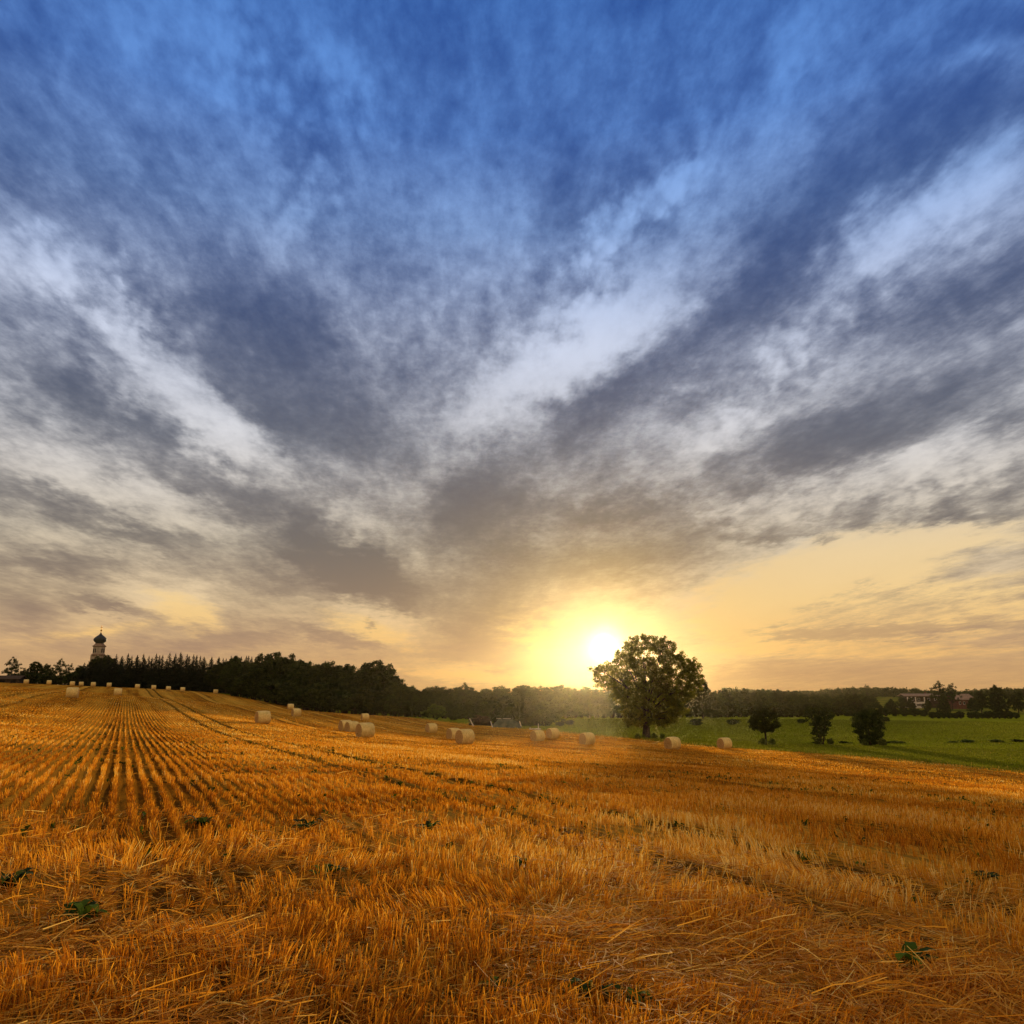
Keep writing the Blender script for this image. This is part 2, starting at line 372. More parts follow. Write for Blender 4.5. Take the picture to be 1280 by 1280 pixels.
# ------------------------------------------------------------------ ground materials
def geo_us(q):
    pos = q.n('ShaderNodeNewGeometry').outputs['Position']
    u = q.vmath('DOT_PRODUCT', pos, (SU[0], SU[1], 0)); s = q.vmath('DOT_PRODUCT', pos, (SS[0], SS[1], 0))
    return pos, u, s
def field_mat():
    m, q, out = new_mat('stubble_ground')
    pos, u, s = geo_us(q)
    us = q.n('ShaderNodeCombineXYZ', ins={0: u, 1: s}).outputs[0]
    wig = q.math('MULTIPLY', q.math('SUBTRACT', q.noise(q.vmath('MULTIPLY', us, (.5, .12, 0)), 1.0, 3), .5), .35)
    uw = q.math('ADD', u, wig)
    row = q.math('SINE', q.math('MULTIPLY', uw, 2 * math.pi / .25))
    row = q.mapr(row, -.35, .75)
    big = q.noise(q.vmath('MULTIPLY', us, (.35, .05, 0)), 1.0, 5, .6)          # swaths along the rows
    mid = q.noise(q.vmath('MULTIPLY', us, (2.2, .5, 0)), 1.0, 6, .65)
    fine = q.noise(pos, 26.0, 6, .75)
    fine2 = q.noise(q.vmath('MULTIPLY', us, (46, 15, 0)), 1.0, 4, .7)
    straw = q.ramp(q.math('ADD', q.math('MULTIPLY', fine, .5), q.math('MULTIPLY', fine2, .5)),
                   [(.30, srgb(100,54,12)), (.45, srgb(180,104,20)), (.58, srgb(218,140,32)), (.72, srgb(238,176,64))])
    soil = q.ramp(fine, [(.3, srgb(28,17,7)), (.55, srgb(58,35,13)), (.72, srgb(120,72,26))])
    f = q.math('ADD', q.math('MULTIPLY', row, .55), q.math('MULTIPLY', q.mapr(mid, .3, .7), .6))
    f = q.math('ADD', f, q.mapr(big, .35, .65, -.1, .35))
    col = q.mix(q.mapr(f, .25, .95), soil, straw)
    # combine swaths: bands across the rows, each a little paler or browner, and the tractor's wheel tracks
    band = q.noise(q.vmath('MULTIPLY', us, (.42, .008, 0)), 1.0, 4, .7)
    col = q.mix(q.mapr(band, .35, .68, 0, .55), col, srgb(236,170,54))
    col = q.mix(q.mapr(band, .5, .30, 0, .5), col, srgb(132,74,18))
    for c0, w0, k in ((6.87, 1.1, .3), (4.6, 1.6, .3), (10.2, 1.6, .3), (19.4, 1.2, .4), (26, 2.2, .3), (34, 1.2, .35), (41, 2.0, .3), (-10, 1.2, .35), (-17, 2.0, .3)):
        dd = q.math('ABSOLUTE', q.math('SUBTRACT', q.math('ADD', u, wig), c0))
        col = q.mix(q.math('MULTIPLY', q.mapr(dd, w0, w0 * .5), q.mapr(fine, .25, .6, k * .4, k)), col, srgb(240,178,66))
    for c0, w0, k in ((5.9, .30, .75), (7.85, .30, .85), (18.4, .35, .6), (20.4, .3, .5), (33.0, .4, .55), (35.0, .35, .4), (47.5, .4, .5), (49.5, .4, .4), (-9.0, .3, .6), (-11.0, .3, .5), (-24.0, .4, .5), (58, .4, .4)):
        dd = q.math('ABSOLUTE', q.math('SUBTRACT', q.math('ADD', u, q.math('MULTIPLY', wig, 1.5)), c0))
        col = q.mix(q.math('MULTIPLY', q.mapr(dd, w0 * 1.3, w0 * .5), q.mapr(mid, .25, .6, k * .5, k)), col, srgb(62,44,16))
    green = q.noise(pos, .8, 5, .65)
    col = q.mix(q.math('MULTIPLY', q.mapr(green, .60, .72, 0, .6), q.mapr(row, .6, .1)), col, srgb(58,66,22))
    b = q.n('ShaderNodeBsdfPrincipled', ins={'Roughness': 1.0, 'Specular IOR Level': .0})
    q.link(col, b.inputs['Base Color'])
    hgt = q.math('ADD', q.math('MULTIPLY', row, .8), q.math('ADD', q.math('MULTIPLY', fine, .7), q.math('MULTIPLY', fine2, .7)))
    bn = q.n('ShaderNodeBump', ins={'Strength': .9, 'Distance': .07, 'Height': hgt}); q.link(bn.outputs[0], b.inputs['Normal'])
    q.link(b.outputs[0], out.inputs[0]); return m
def meadow_mat():
    m, q, out = new_mat('meadow_grass')
    pos, u, s = geo_us(q)
    sx = q.n('ShaderNodeSeparateXYZ', ins={0: pos})
    px, py = sx.outputs[0], sx.outputs[1]
    big = q.noise(q.vmath('MULTIPLY', pos, (.02, .05, 0)), 1.0, 5, .6)
    mow = q.noise(q.vmath('MULTIPLY', pos, (.015, .35, 0)), 1.0, 3, .6)
    fine = q.noise(pos, 2.2, 6, .7)
    col = q.ramp(q.math('ADD', q.math('MULTIPLY', big, .4), q.math('MULTIPLY', fine, .6)), [(.3, srgb(88,92,12)), (.5, srgb(122,124,18)), (.7, srgb(150,146,30))])
    col = q.mix(q.mapr(mow, .45, .7, 0, .55), col, srgb(150,138,44))
    col = q.mix(q.mapr(q.noise(pos, .12, 5, .65), .52, .68, 0, .6), col, srgb(66,66,14))
    # beyond the meadow: a ripe strip and rougher pasture on the rise
    far = q.mapr(py, 275, 330)
    rough = q.ramp(q.noise(pos, .06, 5, .6), [(.3, srgb(56,58,18)), (.5, srgb(92,94,26)), (.64, srgb(128,112,36)), (.8, srgb(176,132,50))])
    col = q.mix(far, col, rough)
    # dry grassy strip along the edge of the stubble
    dd = q.math('ABSOLUTE', q.math('SUBTRACT', u, 66.6))
    edge = q.mapr(q.math('ADD', dd, q.math('MULTIPLY', q.math('SUBTRACT', fine, .5), 1.2)), .9, .2)
    col = q.mix(q.math('MULTIPLY', edge, .7), col, srgb(150,116,52))
    b = q.n('ShaderNodeBsdfPrincipled', ins={'Roughness': 1.0, 'Specular IOR Level': 0.0}); q.link(col, b.inputs['Base Color'])
    bn = q.n('ShaderNodeBump', ins={'Strength': .8, 'Distance': .12, 'Height': q.noise(pos, 9.0, 5, .7)}); q.link(bn.outputs[0], b.inputs['Normal'])
    q.link(b.outputs[0], out.inputs[0]); return m
M = {}
M['field'] = field_mat(); M['meadow'] = meadow_mat()

def polar_sheet(name, rfun, azs, ts, zfun, mat):
    azs = np.asarray(azs); n = len(azs); k = len(ts)
    Rr = rfun(azs)
    r = np.outer(ts, Rr); x = r * np.sin(azs); y = r * np.cos(azs)
    z = zfun(x, y, np.asarray(ts)[:, None] * np.ones_like(r), r)
    V = np.stack([x, y, z], -1).reshape(-1, 3)
    i = np.arange(k - 1)[:, None]; j = np.arange(n)[None]; j2 = (j + 1) % n
    F = np.stack([i * n + j2, i * n + j, (i + 1) * n + j, (i + 1) * n + j2], -1).reshape(-1, 4)
    V = np.vstack([V, [[0, 0, float(zfun(np.array([[0.]]), np.array([[0.]]), np.array([[0.]]), np.array([[0.]]))[0, 0])]]])
    c = len(V) - 1; T = np.stack([np.full(n, c), j[0], j2[0]], -1)[:, ::-1]
    return obj(name, np_mesh(name, V, [F, T], mat, smooth=True))
azs = np.concatenate([np.linspace(-42, 42, 420, endpoint=False), np.linspace(42, 318, 140, endpoint=False)]) * math.pi / 180
ts = np.geomspace(.006, 1, 170)
fo = polar_sheet('field', field_r, azs, ts, lambda x, y, t, r: h(x, y) - .35 * np.clip((t - .9985) / .0015, 0, 1), M['field'])
fo['kind'] = 'structure'
def ground_z(x, y, t, r):
    az = np.arctan2(x, y); fr = field_r(az.ravel()).reshape(az.shape)
    k = np.clip((fr - r) / 4.0, 0, 1)
    return ter0(x, y) - .06 - k * .9
ts2 = np.concatenate([np.geomspace(.002, .08, 60), np.geomspace(.0805, .22, 110), np.geomspace(.222, 1, 50)])
go = polar_sheet('ground', lambda a: np.full(a.shape, 760.0), azs, ts2, ground_z, M['meadow'])
go['kind'] = 'structure'

# ------------------------------------------------------------------ stubble, straw, weeds (numpy-built, one object each)
def straw_mat(name, stops, trans=.44):
    m, q, out = new_mat(name)
    tn = q.n('ShaderNodeAttribute', attribute_name='tint').outputs['Fac']
    col = q.ramp(tn, stops)
    b = q.n('ShaderNodeBsdfPrincipled', ins={'Roughness': .7, 'Specular IOR Level': .06}); q.link(col, b.inputs['Base Color'])
    tr = q.n('ShaderNodeBsdfTranslucent'); q.link(col, tr.inputs[0])
    mx = q.n('ShaderNodeMixShader', ins={0: trans}); q.link(b.outputs[0], mx.inputs[1]); q.link(tr.outputs[0], mx.inputs[2])
    q.link(mx.outputs[0], out.inputs[0]); return m
M['stubble'] = straw_mat('straw_stalk', [(0, srgb(88,48,12)), (.3, srgb(184,106,18)), (.6, srgb(228,150,30)), (.85, srgb(244,182,58)), (1, srgb(250,216,120))])
M['straw'] = straw_mat('loose_straw', [(0, srgb(110,62,18)), (.4, srgb(202,126,28)), (.75, srgb(234,168,52)), (1, srgb(248,210,112))])
def vnoise(x, y, sc_, seed):
    """cheap smooth value noise in 0..1"""
    r = np.random.default_rng(seed); G = r.random((256, 256))
    X = x * sc_ + 57.3; Y = y * sc_ + 31.7
    xi = np.floor(X).astype(int); yi = np.floor(Y).astype(int); fx = X - xi; fy = Y - yi
    fx = fx * fx * (3 - 2 * fx); fy = fy * fy * (3 - 2 * fy)
    g = lambda a, b: G[a & 255, b & 255]
    return (g(xi, yi) * (1 - fx) + g(xi + 1, yi) * fx) * (1 - fy) + (g(xi, yi + 1) * (1 - fx) + g(xi + 1, yi + 1) * fx) * fy
def fnoise(x, y, s, seed): return .55 * vnoise(x, y, s, seed) + .3 * vnoise(x, y, s * 2.1, seed + 1) + .15 * vnoise(x, y, s * 4.3, seed + 2)
def wedge(n, r0, r1, a0=-41, a1=41):
    if r1 <= 14: a0, a1, n = -56, 56, int(n * 1.36)
    r = np.sqrt(rng.random(n) * (r1 * r1 - r0 * r0) + r0 * r0); a = R(a0) + rng.random(n) * R(a1 - a0)
    x = r * np.sin(a); y = r * np.cos(a)
    ok = r < field_r(a) - .5
    return x[ok], y[ok], r[ok]
TRK = (5.9, 7.85, 18.4, 20.4, 33.0, 35.0, 47.5, 49.5)
def blades(x, y, z, dx, dy, dz, ln, wd, bend, tint, sides):
    """bent stalks: 3 rings; sides = 2 (ribbon) or 3 (prism)"""
    n = len(x)
    D = np.stack([dx, dy, dz], -1); D /= np.linalg.norm(D, axis=1, keepdims=True)
    a = rng.random(n) * 2 * np.pi; rv = np.stack([np.cos(a), np.sin(a), np.zeros(n)], -1)
    S1 = np.cross(D, rv); S1 /= np.linalg.norm(S1, axis=1, keepdims=True) + 1e-9
    if sides == 2:            # ribbon roughly facing the field's length
        yaw = rng.normal(0, .8, n); rv = np.stack([np.cos(yaw), np.sin(yaw), np.zeros(n)], -1)
        S1 = rv - D * (rv * D).sum(1, keepdims=True); S1 /= np.linalg.norm(S1, axis=1, keepdims=True) + 1e-9
    S2 = np.cross(D, S1)
    P0 = np.stack([x, y, z], -1)
    P1 = P0 + D * (ln * .55)[:, None]; P2 = P0 + D * ln[:, None] + np.stack([bend[:, 0], bend[:, 1], -np.abs(bend).sum(1) * .35], -1) * ln[:, None]
    rings = []
    for P, k in ((P0, 1.0), (P1, .9), (P2, .65)):
        w = (wd * k * .5)[:, None]
        if sides == 2: rings.append(np.stack([P - S1 * w, P + S1 * w], 1))
        else: rings.append(np.stack([P + S1 * w * c1 + S2 * w * c2 for c1, c2 in ((1, 0), (-.5, .866), (-.5, -.866))], 1))
    V = np.concatenate(rings, 1)          # n, 3*k, 3
    k = sides; base = (np.arange(n) * 3 * k)[:, None, None]
    if sides == 2: q = np.array([[0,1,3,2],[2,3,5,4]])
    else: q = np.array([[i, (i+1) % 3, 3 + (i+1) % 3, 3 + i] for i in range(3)] + [[3+i, 3+(i+1) % 3, 6+(i+1) % 3, 6+i] for i in range(3)])
    F = (base + q[None]).reshape(-1, 4)
    return V.reshape(-1, 3), F, np.repeat(tint, 3 * k)
def join(parts):
    V = []; F = []; T = []; o = 0
    for v, f, t in parts: V.append(v); F.append(f + o); T.append(t); o += len(v)
    return np.concatenate(V), [np.concatenate(F)], np.concatenate(T)
def stubble(n, r0, r1, wd, tuft, rowp, hl):
    """tuft = stalks per plant; plants stand in drill rows, less so on the headland near the viewer"""
    x, y, r = wedge(n // tuft, r0, r1)
    u = x * SU[0] + y * SU[1]; s = x * SS[0] + y * SS[1]
    rj = r + 6 * (fnoise(x, y, .35, 5) - .5)
    inrow = (rng.random(len(x)) < rowp * np.clip((rj - 8.0) / 6.0, .12, 1))
    ur = np.round(u / .25) * .25 + rng.normal(0, .018, len(u)) * np.interp(rj, [8, 15], [2.0, .8])
    u2 = np.where(inrow, ur, u)
    x = u2 * SU[0] + s * SS[0]; y = u2 * SU[1] + s * SS[1]
    keep = np.ones(len(x), bool)
    for c in TRK: keep &= (np.abs(u2 - c + .15 * (vnoise(s, s * 0, .2, 3) - .5)) > .26) | (rng.random(len(x)) < .16)
    patch = fnoise(x, y, .9, 11); patch2 = fnoise(x, y, .25, 15)
    keep &= rng.random(len(x)) < np.clip((patch - np.interp(r, [8, 16], [.36, .27])) * 4.4, np.interp(r, [8, 15], [.06, .40]), 1)
    x, y, r, patch, patch2, u2, s, rj = [np.repeat(k[keep], tuft) for k in (x, y, r, patch, patch2, u2, s, rj)]
    n = len(x)
    ox = rng.normal(0, .014, n); oy = rng.normal(0, .014, n)
    if tuft > 1: x = x + ox; y = y + oy
    la = fnoise(x, y, .55, 21) * 4 * np.pi; lm = np.clip(fnoise(x, y, .7, 31) * 2.0 - .65, 0, 1) * np.clip(14 / (r + 4), .12, 1.0)
    dx = np.cos(la) * lm * .75 + rng.normal(0, .13, n) * np.interp(rj, [8, 16], [1, .55]) + ox * np.interp(rj, [8, 16], [6, 2.5]); dy = np.sin(la) * lm * .5 + rng.normal(0, .13, n) + oy * 5
    ln = hl * (.5 + .65 * rng.random(n)) * (.7 + .6 * patch2) * np.clip(1.25 - .02 * r, .75, 1.2)
    tint = np.clip(rng.normal(.50, .2, n) + .09 * np.exp(-((u2 - 6.87) / .9) ** 2) + .09 * np.exp(-((u2 - 4.6) / 1.2) ** 2) + (patch2 - .5) * .8 + (vnoise(u2, s * .05, .45, 41) - .5) * .25, 0, 1)
    bend = rng.normal(0, .06, (n, 2))
    return blades(x, y, h(x, y) - .01, dx, dy, np.ones(n), ln, wd * (.7 + .6 * rng.random(n)), bend, tint, 2)
parts = [stubble(34000, 2.6, 7.5, .0064, 7, .5, .15), stubble(50000, 7.5, 13, .0070, 7, .9, .15), stubble(62000, 13, 18, .0078, 6, .99, .15), stubble(105000, 18, 26, .0090, 6, .99, .145),
         stubble(170000, 26, 52, .016, 1, .99, .135), stubble(150000, 52, 100, .030, 1, .96, .13), stubble(70000, 100, 180, .06, 1, .88, .14)]
V, F, T = join(parts)
so_ = obj('stubble', np_mesh('stubble', V, F, M['stubble'], T))
tag(so_, 'golden cut straw stubble standing in drill rows over the whole field', 'stubble', kind='stuff')
def lying(n, r0, r1, wd, ln0, sides, thr):
    x, y, r = wedge(n, r0, r1)
    p = fnoise(x, y, .6, 51); keep = rng.random(len(x)) < np.clip((p - thr) * 4, .06, 1) * np.interp(r, [7.5, 13], [1, .3])
    x, y, r, p = x[keep], y[keep], r[keep], p[keep]; n = len(x)
    la = fnoise(x, y, .5, 61) * 3.4 * np.pi + rng.normal(0, .65, n) + (rng.random(n) < .4) * rng.random(n) * 3
    ln = ln0 * (.4 + .9 * rng.random(n)); up = np.abs(rng.normal(0, .16, n)) + .03
    z = h(x, y) + .015 + np.abs(rng.normal(0, .06, n)) * np.clip(p * 1.8, .2, 1.4)
    tint = np.clip(rng.normal(.55, .2, n), 0, 1)
    bend = rng.normal(0, .07, (n, 2))
    return blades(x, y, z, np.cos(la), np.sin(la), up, ln, wd * (.7 + .6 * rng.random(n)), bend, tint, sides)
def chaff(n, r0, r1, wd, ln0):
    x, y, r = wedge(n, r0, r1)
    k = rng.random(len(x)) < np.clip((12.5 + 7 * (fnoise(x, y, .35, 5) - .5) * -1 - r) / 4.5, 0, 1) + (r < 7); x, y = x[k], y[k]; n = len(x); la = rng.random(n) * 6.283
    return blades(x, y, h(x, y) + .004 + rng.random(n) * .03, np.cos(la), np.sin(la), np.abs(rng.normal(0, .22, n)), ln0 * (.4 + 1.2 * rng.random(n)), wd * (.6 + .8 * rng.random(n)), rng.normal(0, .05, (n, 2)), np.clip(rng.normal(.5, .25, n), 0, 1), 2)
V, F, T = join([lying(26000, 2.6, 7.0, .0066, .25, 2, .32), lying(30000, 7.0, 13, .0074, .24, 2, .38), lying(16000, 13, 30, .011, .26, 2, .54),
                chaff(34000, 2.6, 7, .006, .09), chaff(60000, 7, 14, .008, .11)])
lo = obj('loose_straw', np_mesh('loose_straw', V, F, M['straw'], T))
tag(lo, 'tangled loose straw lying flat in the foreground', 'straw', kind='stuff')

# grass on the near meadow strip and along the field edge
def grass(n, r0, r1):
    r = np.sqrt(rng.random(n) * (r1*r1 - r0*r0) + r0*r0); a = R(-2) + rng.random(n) * R(42)
    x = r * np.sin(a); y = r * np.cos(a); fr = field_r(a); ok = (r > fr - .6 + rng.normal(0, .5, n)) & (r < 236)
    x, y, r, fr = x[ok], y[ok], r[ok], fr[ok]; n = len(x)
    edge = np.clip(1 - (r - fr) / 3.0, 0, 1)
    return blades(x, y, ter0(x, y) - .08, rng.normal(0, .3, n), rng.normal(0, .3, n), np.ones(n), (.10 + .14 * rng.random(n)) * (1 + edge * 1.1), r * .0004 * (.6 + .8 * rng.random(n)), rng.normal(0, .25, (n, 2)), np.clip(rng.normal(.45, .2, n) + edge * .35 * (rng.random(n) < .5), 0, 1), 2)
M['grass'] = straw_mat('grass_blade', [(0, srgb(66,68,10)), (.5, srgb(112,115,18)), (.8, srgb(144,140,34)), (1, srgb(178,148,60))], .4)
V, F, T = join([grass(130000, 60, 120), grass(130000, 110, 236)])
gr = obj('meadow_grass', np_mesh('meadow_grass', V, F, M['grass'], T))
tag(gr, 'short green grass growing over the meadow beyond the stubble', 'grass', kind='stuff')

# ------------------------------------------------------------------ vegetation
def leaf_mat(name, c0, c1, c2, trans=.35):
    m, q, out = new_mat(name)
    tn = q.n('ShaderNodeAttribute', attribute_name='tint').outputs['Fac']
    oi = q.n('ShaderNodeObjectInfo').outputs['Random']
    col = q.ramp(tn, [(0, c0), (.55, c1), (1, c2)])
    hs = q.n('ShaderNodeHueSaturation', ins={'Color': col, 'Hue': q.mapr(oi, 0, 1, .485, .51, 'LINEAR'), 'Value': q.mapr(oi, 0, 1, .8, 1.2, 'LINEAR')}).outputs[0]
    b = q.n('ShaderNodeBsdfPrincipled', ins={'Roughness': .8, 'Specular IOR Level': .05}); q.link(hs, b.inputs['Base Color'])
    tr = q.n('ShaderNodeBsdfTranslucent'); q.link(hs, tr.inputs[0])
    mx = q.n('ShaderNodeMixShader', ins={0: trans}); q.link(b.outputs[0], mx.inputs[1]); q.link(tr.outputs[0], mx.inputs[2])
    q.link(mx.outputs[0], out.inputs[0]); return m
M['leaf'] = leaf_mat('broad_leaf', srgb(30,36,10), srgb(48,54,15), srgb(74,76,24), .22)
M['leaf_big'] = leaf_mat('lone_tree_leaf', srgb(58,58,14), srgb(96,90,22), srgb(134,118,36), .6)
M['leaf_pale'] = leaf_mat('pale_leaf', srgb(58,66,22), srgb(92,100,36), srgb(124,126,52))
M['needle'] = leaf_mat('spruce_needle', srgb(18,24,10), srgb(27,34,13), srgb(40,46,18), .08)
M['bark'] = simple_mat('bark', srgb(74,58,42), srgb(44,34,26), 4.0, .9, .6)

def leaves(centres, rad, per, size, seed, tint_c=None, flat=.8):
    """leaf quads gathered in clumps round the given centres"""
    r = np.random.default_rng(seed); n = len(centres) * per
    C = np.repeat(np.asarray(centres), per, 0)
    off = r.normal(0, 1, (n, 3)); off /= np.linalg.norm(off, axis=1, keepdims=True); off *= (r.random((n, 1)) ** .6) * rad; off[:, 2] *= flat
    P = C + off
    a = r.normal(0, 1, (n, 3)); a /= np.linalg.norm(a, axis=1, keepdims=True)
    b = np.cross(a, r.normal(0, 1, (n, 3))); b /= np.linalg.norm(b, axis=1, keepdims=True)
    s = (size * (.6 + .8 * r.random(n)))[:, None]
    V = np.stack([P - a * s * .5, P + b * s * .3, P + a * s * .5, P - b * s * .3], 1).reshape(-1, 3)
    F = np.arange(n * 4).reshape(-1, 4)
    tc = r.random(len(centres)) if tint_c is None else tint_c
    T = np.repeat(np.clip(np.repeat(tc, per) * .6 + r.random(n) * .4, 0, 1), 4)
    return V, F, T
def clump_points(ells, n, seed, shell=.55):
    r = np.random.default_rng(seed); w = np.array([e[3] * e[4] * e[5] for e in ells]) ** .8; w /= w.sum()
    k = r.choice(len(ells), n, p=w); E_ = np.array(ells)[k]
    d = r.normal(0, 1, (n, 3)); d /= np.linalg.norm(d, axis=1, keepdims=True)
    rr = (shell + (1 - shell) * r.random(n)) ** .8
    return E_[:, :3] + d * E_[:, 3:6] * rr[:, None]
def broad_proto(seed, H=10.0, spread=.42, base=.16, nell=9, ncl=170, per=46, leaf=.38, trunk_r=.2):
    """crown and trunk meshes of a broadleaf tree about H metres tall, foot at the origin"""
    r = np.random.default_rng(seed); ells = []
    for i in range(nell):
        t = (i + .5) / nell; zc = H * (base + .14 + (.80 - base - .1) * t)
        ring = spread * H * math.sin(math.pi * min(1, .22 + .72 * t)) * .62
        a = i * 2.4 + r.random() * .8; rad = H * spread * (.36 + .2 * r.random()) * (1.05 - .45 * t)
        ells.append((ring * math.cos(a) * (.3 + .7 * r.random()), ring * math.sin(a) * (.3 + .7 * r.random()), zc, rad, rad, rad * (.75 + .3 * r.random())))
    ells.append((r.normal() * .3, r.normal() * .3, H * .82, H * spread * .34, H * spread * .34, H * .16))
    cp = clump_points(ells, ncl, seed + 1)
    V, F, T = leaves(cp, H * .062, per, leaf, seed + 2)
    m = MB(); top = Vector((r.normal() * .2, r.normal() * .2, H * .7))
    m.tube([(0, 0, -.6), (0, 0, .2), (top.x * .3, top.y * .3, H * .3), top], [trunk_r * 1.35, trunk_r * 1.05, trunk_r * .8, trunk_r * .2], 8)
    for e in ells:
        z0 = H * (base * .8 + .25 * r.random()); s0 = Vector((top.x * .3, top.y * .3, z0)); e0 = Vector(e[:3])
        md = s0.lerp(e0, .5) + Vector((r.normal() * .2, r.normal() * .2, -.2)); m.tube([s0, md, e0], [trunk_r * .45, trunk_r * .3, trunk_r * .1], 5)
    return np_mesh('crown', V, [F], M['leaf'], T), m.mesh('trunk', M['bark'], True)
def spruce_proto(seed, H=14.0, wid=2.3, whorls=30):
    r = np.random.default_rng(seed); V = []; T = []
    for i in range(whorls):
        t = i / (whorls - 1); z = H * (.08 + .9 * t); L = wid * (1 - t) ** .9 * (.8 + .4 * r.random()) + .10
        for k in range(13 if t < .6 else 8):
            a = r.random() * 6.283; d = np.array([math.cos(a), math.sin(a), 0]); sd_ = np.array([-d[1], d[0], 0]); LL = L * (.7 + .5 * r.random()); tv = r.random()
            nq = max(2, int(LL / .32))
            for j in range(nq):
                f0, f1 = j / nq, (j + 1.25) / nq; w = (.14 + .26 * (1 - t)) * (1 - .5 * f0) * (.7 + .6 * r.random())
                droop = lambda f: -.38 * LL * f + .22 * LL * f * f + (.3 * (1 - t) * 0)
                p0 = np.array([0, 0, z + droop(f0)]) + d * LL * f0; p1 = np.array([0, 0, z + droop(f1) - .05]) + d * LL * f1
                tw = np.array([0, 0, r.normal() * .18])
                V += [p0 - sd_ * w, p0 + sd_ * w + tw, p1 + sd_ * w * .7 - tw, p1 - sd_ * w * .7 - np.array([0, 0, .16 * r.random()])]; T += [tv * .6 + .4 * r.random()] * 4
    for k in range(10):
        a = r.random() * 6.283; z = H * (.955 + .045 * k / 10); V += [np.array(p) for p in ((0, 0, z), (.12 * math.cos(a), .12 * math.sin(a), z + .05), (0, 0, z + .35), (-.1 * math.cos(a), -.1 * math.sin(a), z + .1))]; T += [.5] * 4
    m = MB(); m.tube([(0, 0, -.6), (0, 0, H * .5), (0, 0, H * 1.02)], [.22, .13, .02], 7)
    return np_mesh('crown', np.array(V), [np.arange(len(V)).reshape(-1, 4)], M['needle'], np.array(T)), m.mesh('trunk', M['bark'], True)
def bush_proto(seed, H=3.0, Wd=3.0, ncl=110, per=46, leaf=.26, mat='leaf'):
    r = np.random.default_rng(seed); ells = []
    for i in range(7):
        a = i * 2.4; k = Wd * .28 * (r.random() ** .5)
        ells.append((k * math.cos(a), k * math.sin(a), H * (.34 + .32 * r.random()), Wd * .26, Wd * .26, H * .32))
    ells.append((0, 0, H * .4, Wd * .36, Wd * .36, H * .4))
    V, F, T = leaves(clump_points(ells, ncl, seed + 1), min(H, Wd) * .10, per, leaf, seed + 2)
    V[:, 2] = np.maximum(V[:, 2], .02)
    m = MB()
    for i in range(6):
        a = i * 1.05; m.tube([(.1 * math.cos(a), .1 * math.sin(a), -.3), (.25 * Wd * math.cos(a) * .5, .25 * Wd * math.sin(a) * .5, H * .35), (.25 * Wd * math.cos(a), .25 * Wd * math.sin(a), H * .7)], [.07, .05, .02], 5)
    return np_mesh('foliage', V, [F], M[mat], T), m.mesh('stem', M['bark'], True)

PROTO = {}
def plant(kind, key, name, x, y, height, label, cat, group=None, rz=None, wide=1.0, dz=-.12):
    """places a tree or shrub: the first of each kind is built, the rest are copies of it and of its parts"""
    H0, ms, pn = PROTO[key]
    k = height / H0
    if len(ms) == 2:
        r = empty(name); PROTO[key] = (H0, [r], pn)
        obj(pn[0], ms[0], r); obj(pn[1], ms[1], r)
    else:
        r = copy_tree(ms[0]); r.name = name
        for kk in ('label', 'category', 'group'):
            if kk in r: del r[kk]
    r.location = (x, y, hz(x, y) + dz); r.rotation_euler = (0, 0, random.random() * 6.283 if rz is None else rz)
    r.scale = (k * wide, k * wide, k)
    return tag(r, label, cat, group)
CT = ('crown', 'trunk'); FS = ('foliage', 'stem')
for i in range(5): PROTO['b%d' % i] = (10.0, broad_proto(100 + i * 7, spread=(.42, .36, .46, .33, .40)[i]), CT)
PROTO['tall'] = (10.0, broad_proto(160, spread=.30, base=.2, nell=8, ncl=120, per=40), CT)
PROTO['open'] = (10.0, broad_proto(171, spread=.44, base=.3, nell=10, ncl=70, per=38, leaf=.34), CT)
PROTO['dense'] = (10.0, broad_proto(181, spread=.50, base=.02, nell=12, ncl=260, per=46), CT)
for i in range(3): PROTO['s%d' % i] = (14.0, spruce_proto(200 + i, wid=(4.4, 3.8, 4.8)[i]), CT)
for i in range(3): PROTO['u%d' % i] = (3.0, bush_proto(230 + i * 3, Wd=(3.0, 3.8, 2.6)[i]), FS)
PROTO['pale'] = (3.0, bush_proto(250, Wd=4.6, mat='leaf_pale'), FS)
def px_plant(key, name, px, top, D, label, cat, group=None, wide=1.0, **kw):
    x = xat(px, D); g = hz(x, D); return plant(None, key, name, x, D, zat(top, D) - g + .12, label, cat, group, wide=wide, **kw)

# --- the spruce row under the church tower
sp_top = [(100,832),(107,828),(115,825),(122,822),(130,821),(139,818),(146,821),(153,817),(160,820),(167,819),(174,817),(182,820),(190,817),(198,819),(206,816),(214,817),(221,815),(229,818),(237,818),(245,820),(252,823),(260,821),(268,822),(276,823),(283,820),(296,822),(304,820),(312,821)]
for i, (px, tp) in enumerate(sp_top):
    D = 292 - max(0, px - 200) * .18 + random.uniform(-3, 3)
    px_plant('s%d' % (i % 3), 'spruce_tree', px + random.uniform(-1.5, 1.5), tp, D, 'dark spruce in the even row of pointed spruces below the church tower', 'spruce', 'spruces in the row below the church tower', wide=1.15)
for i in range(24):
    px = 100 + i * 9.4; D = 300 - max(0, px - 200) * .15 + random.uniform(-3, 4)
    px_plant('s%d' % ((i + 1) % 3), 'spruce_tree', px, 821.5 + random.uniform(-2, 3) + max(0, 125 - px) * .3, D, 'dark spruce in the even row of pointed spruces below the church tower', 'spruce', 'spruces in the row below the church tower', wide=1.5)
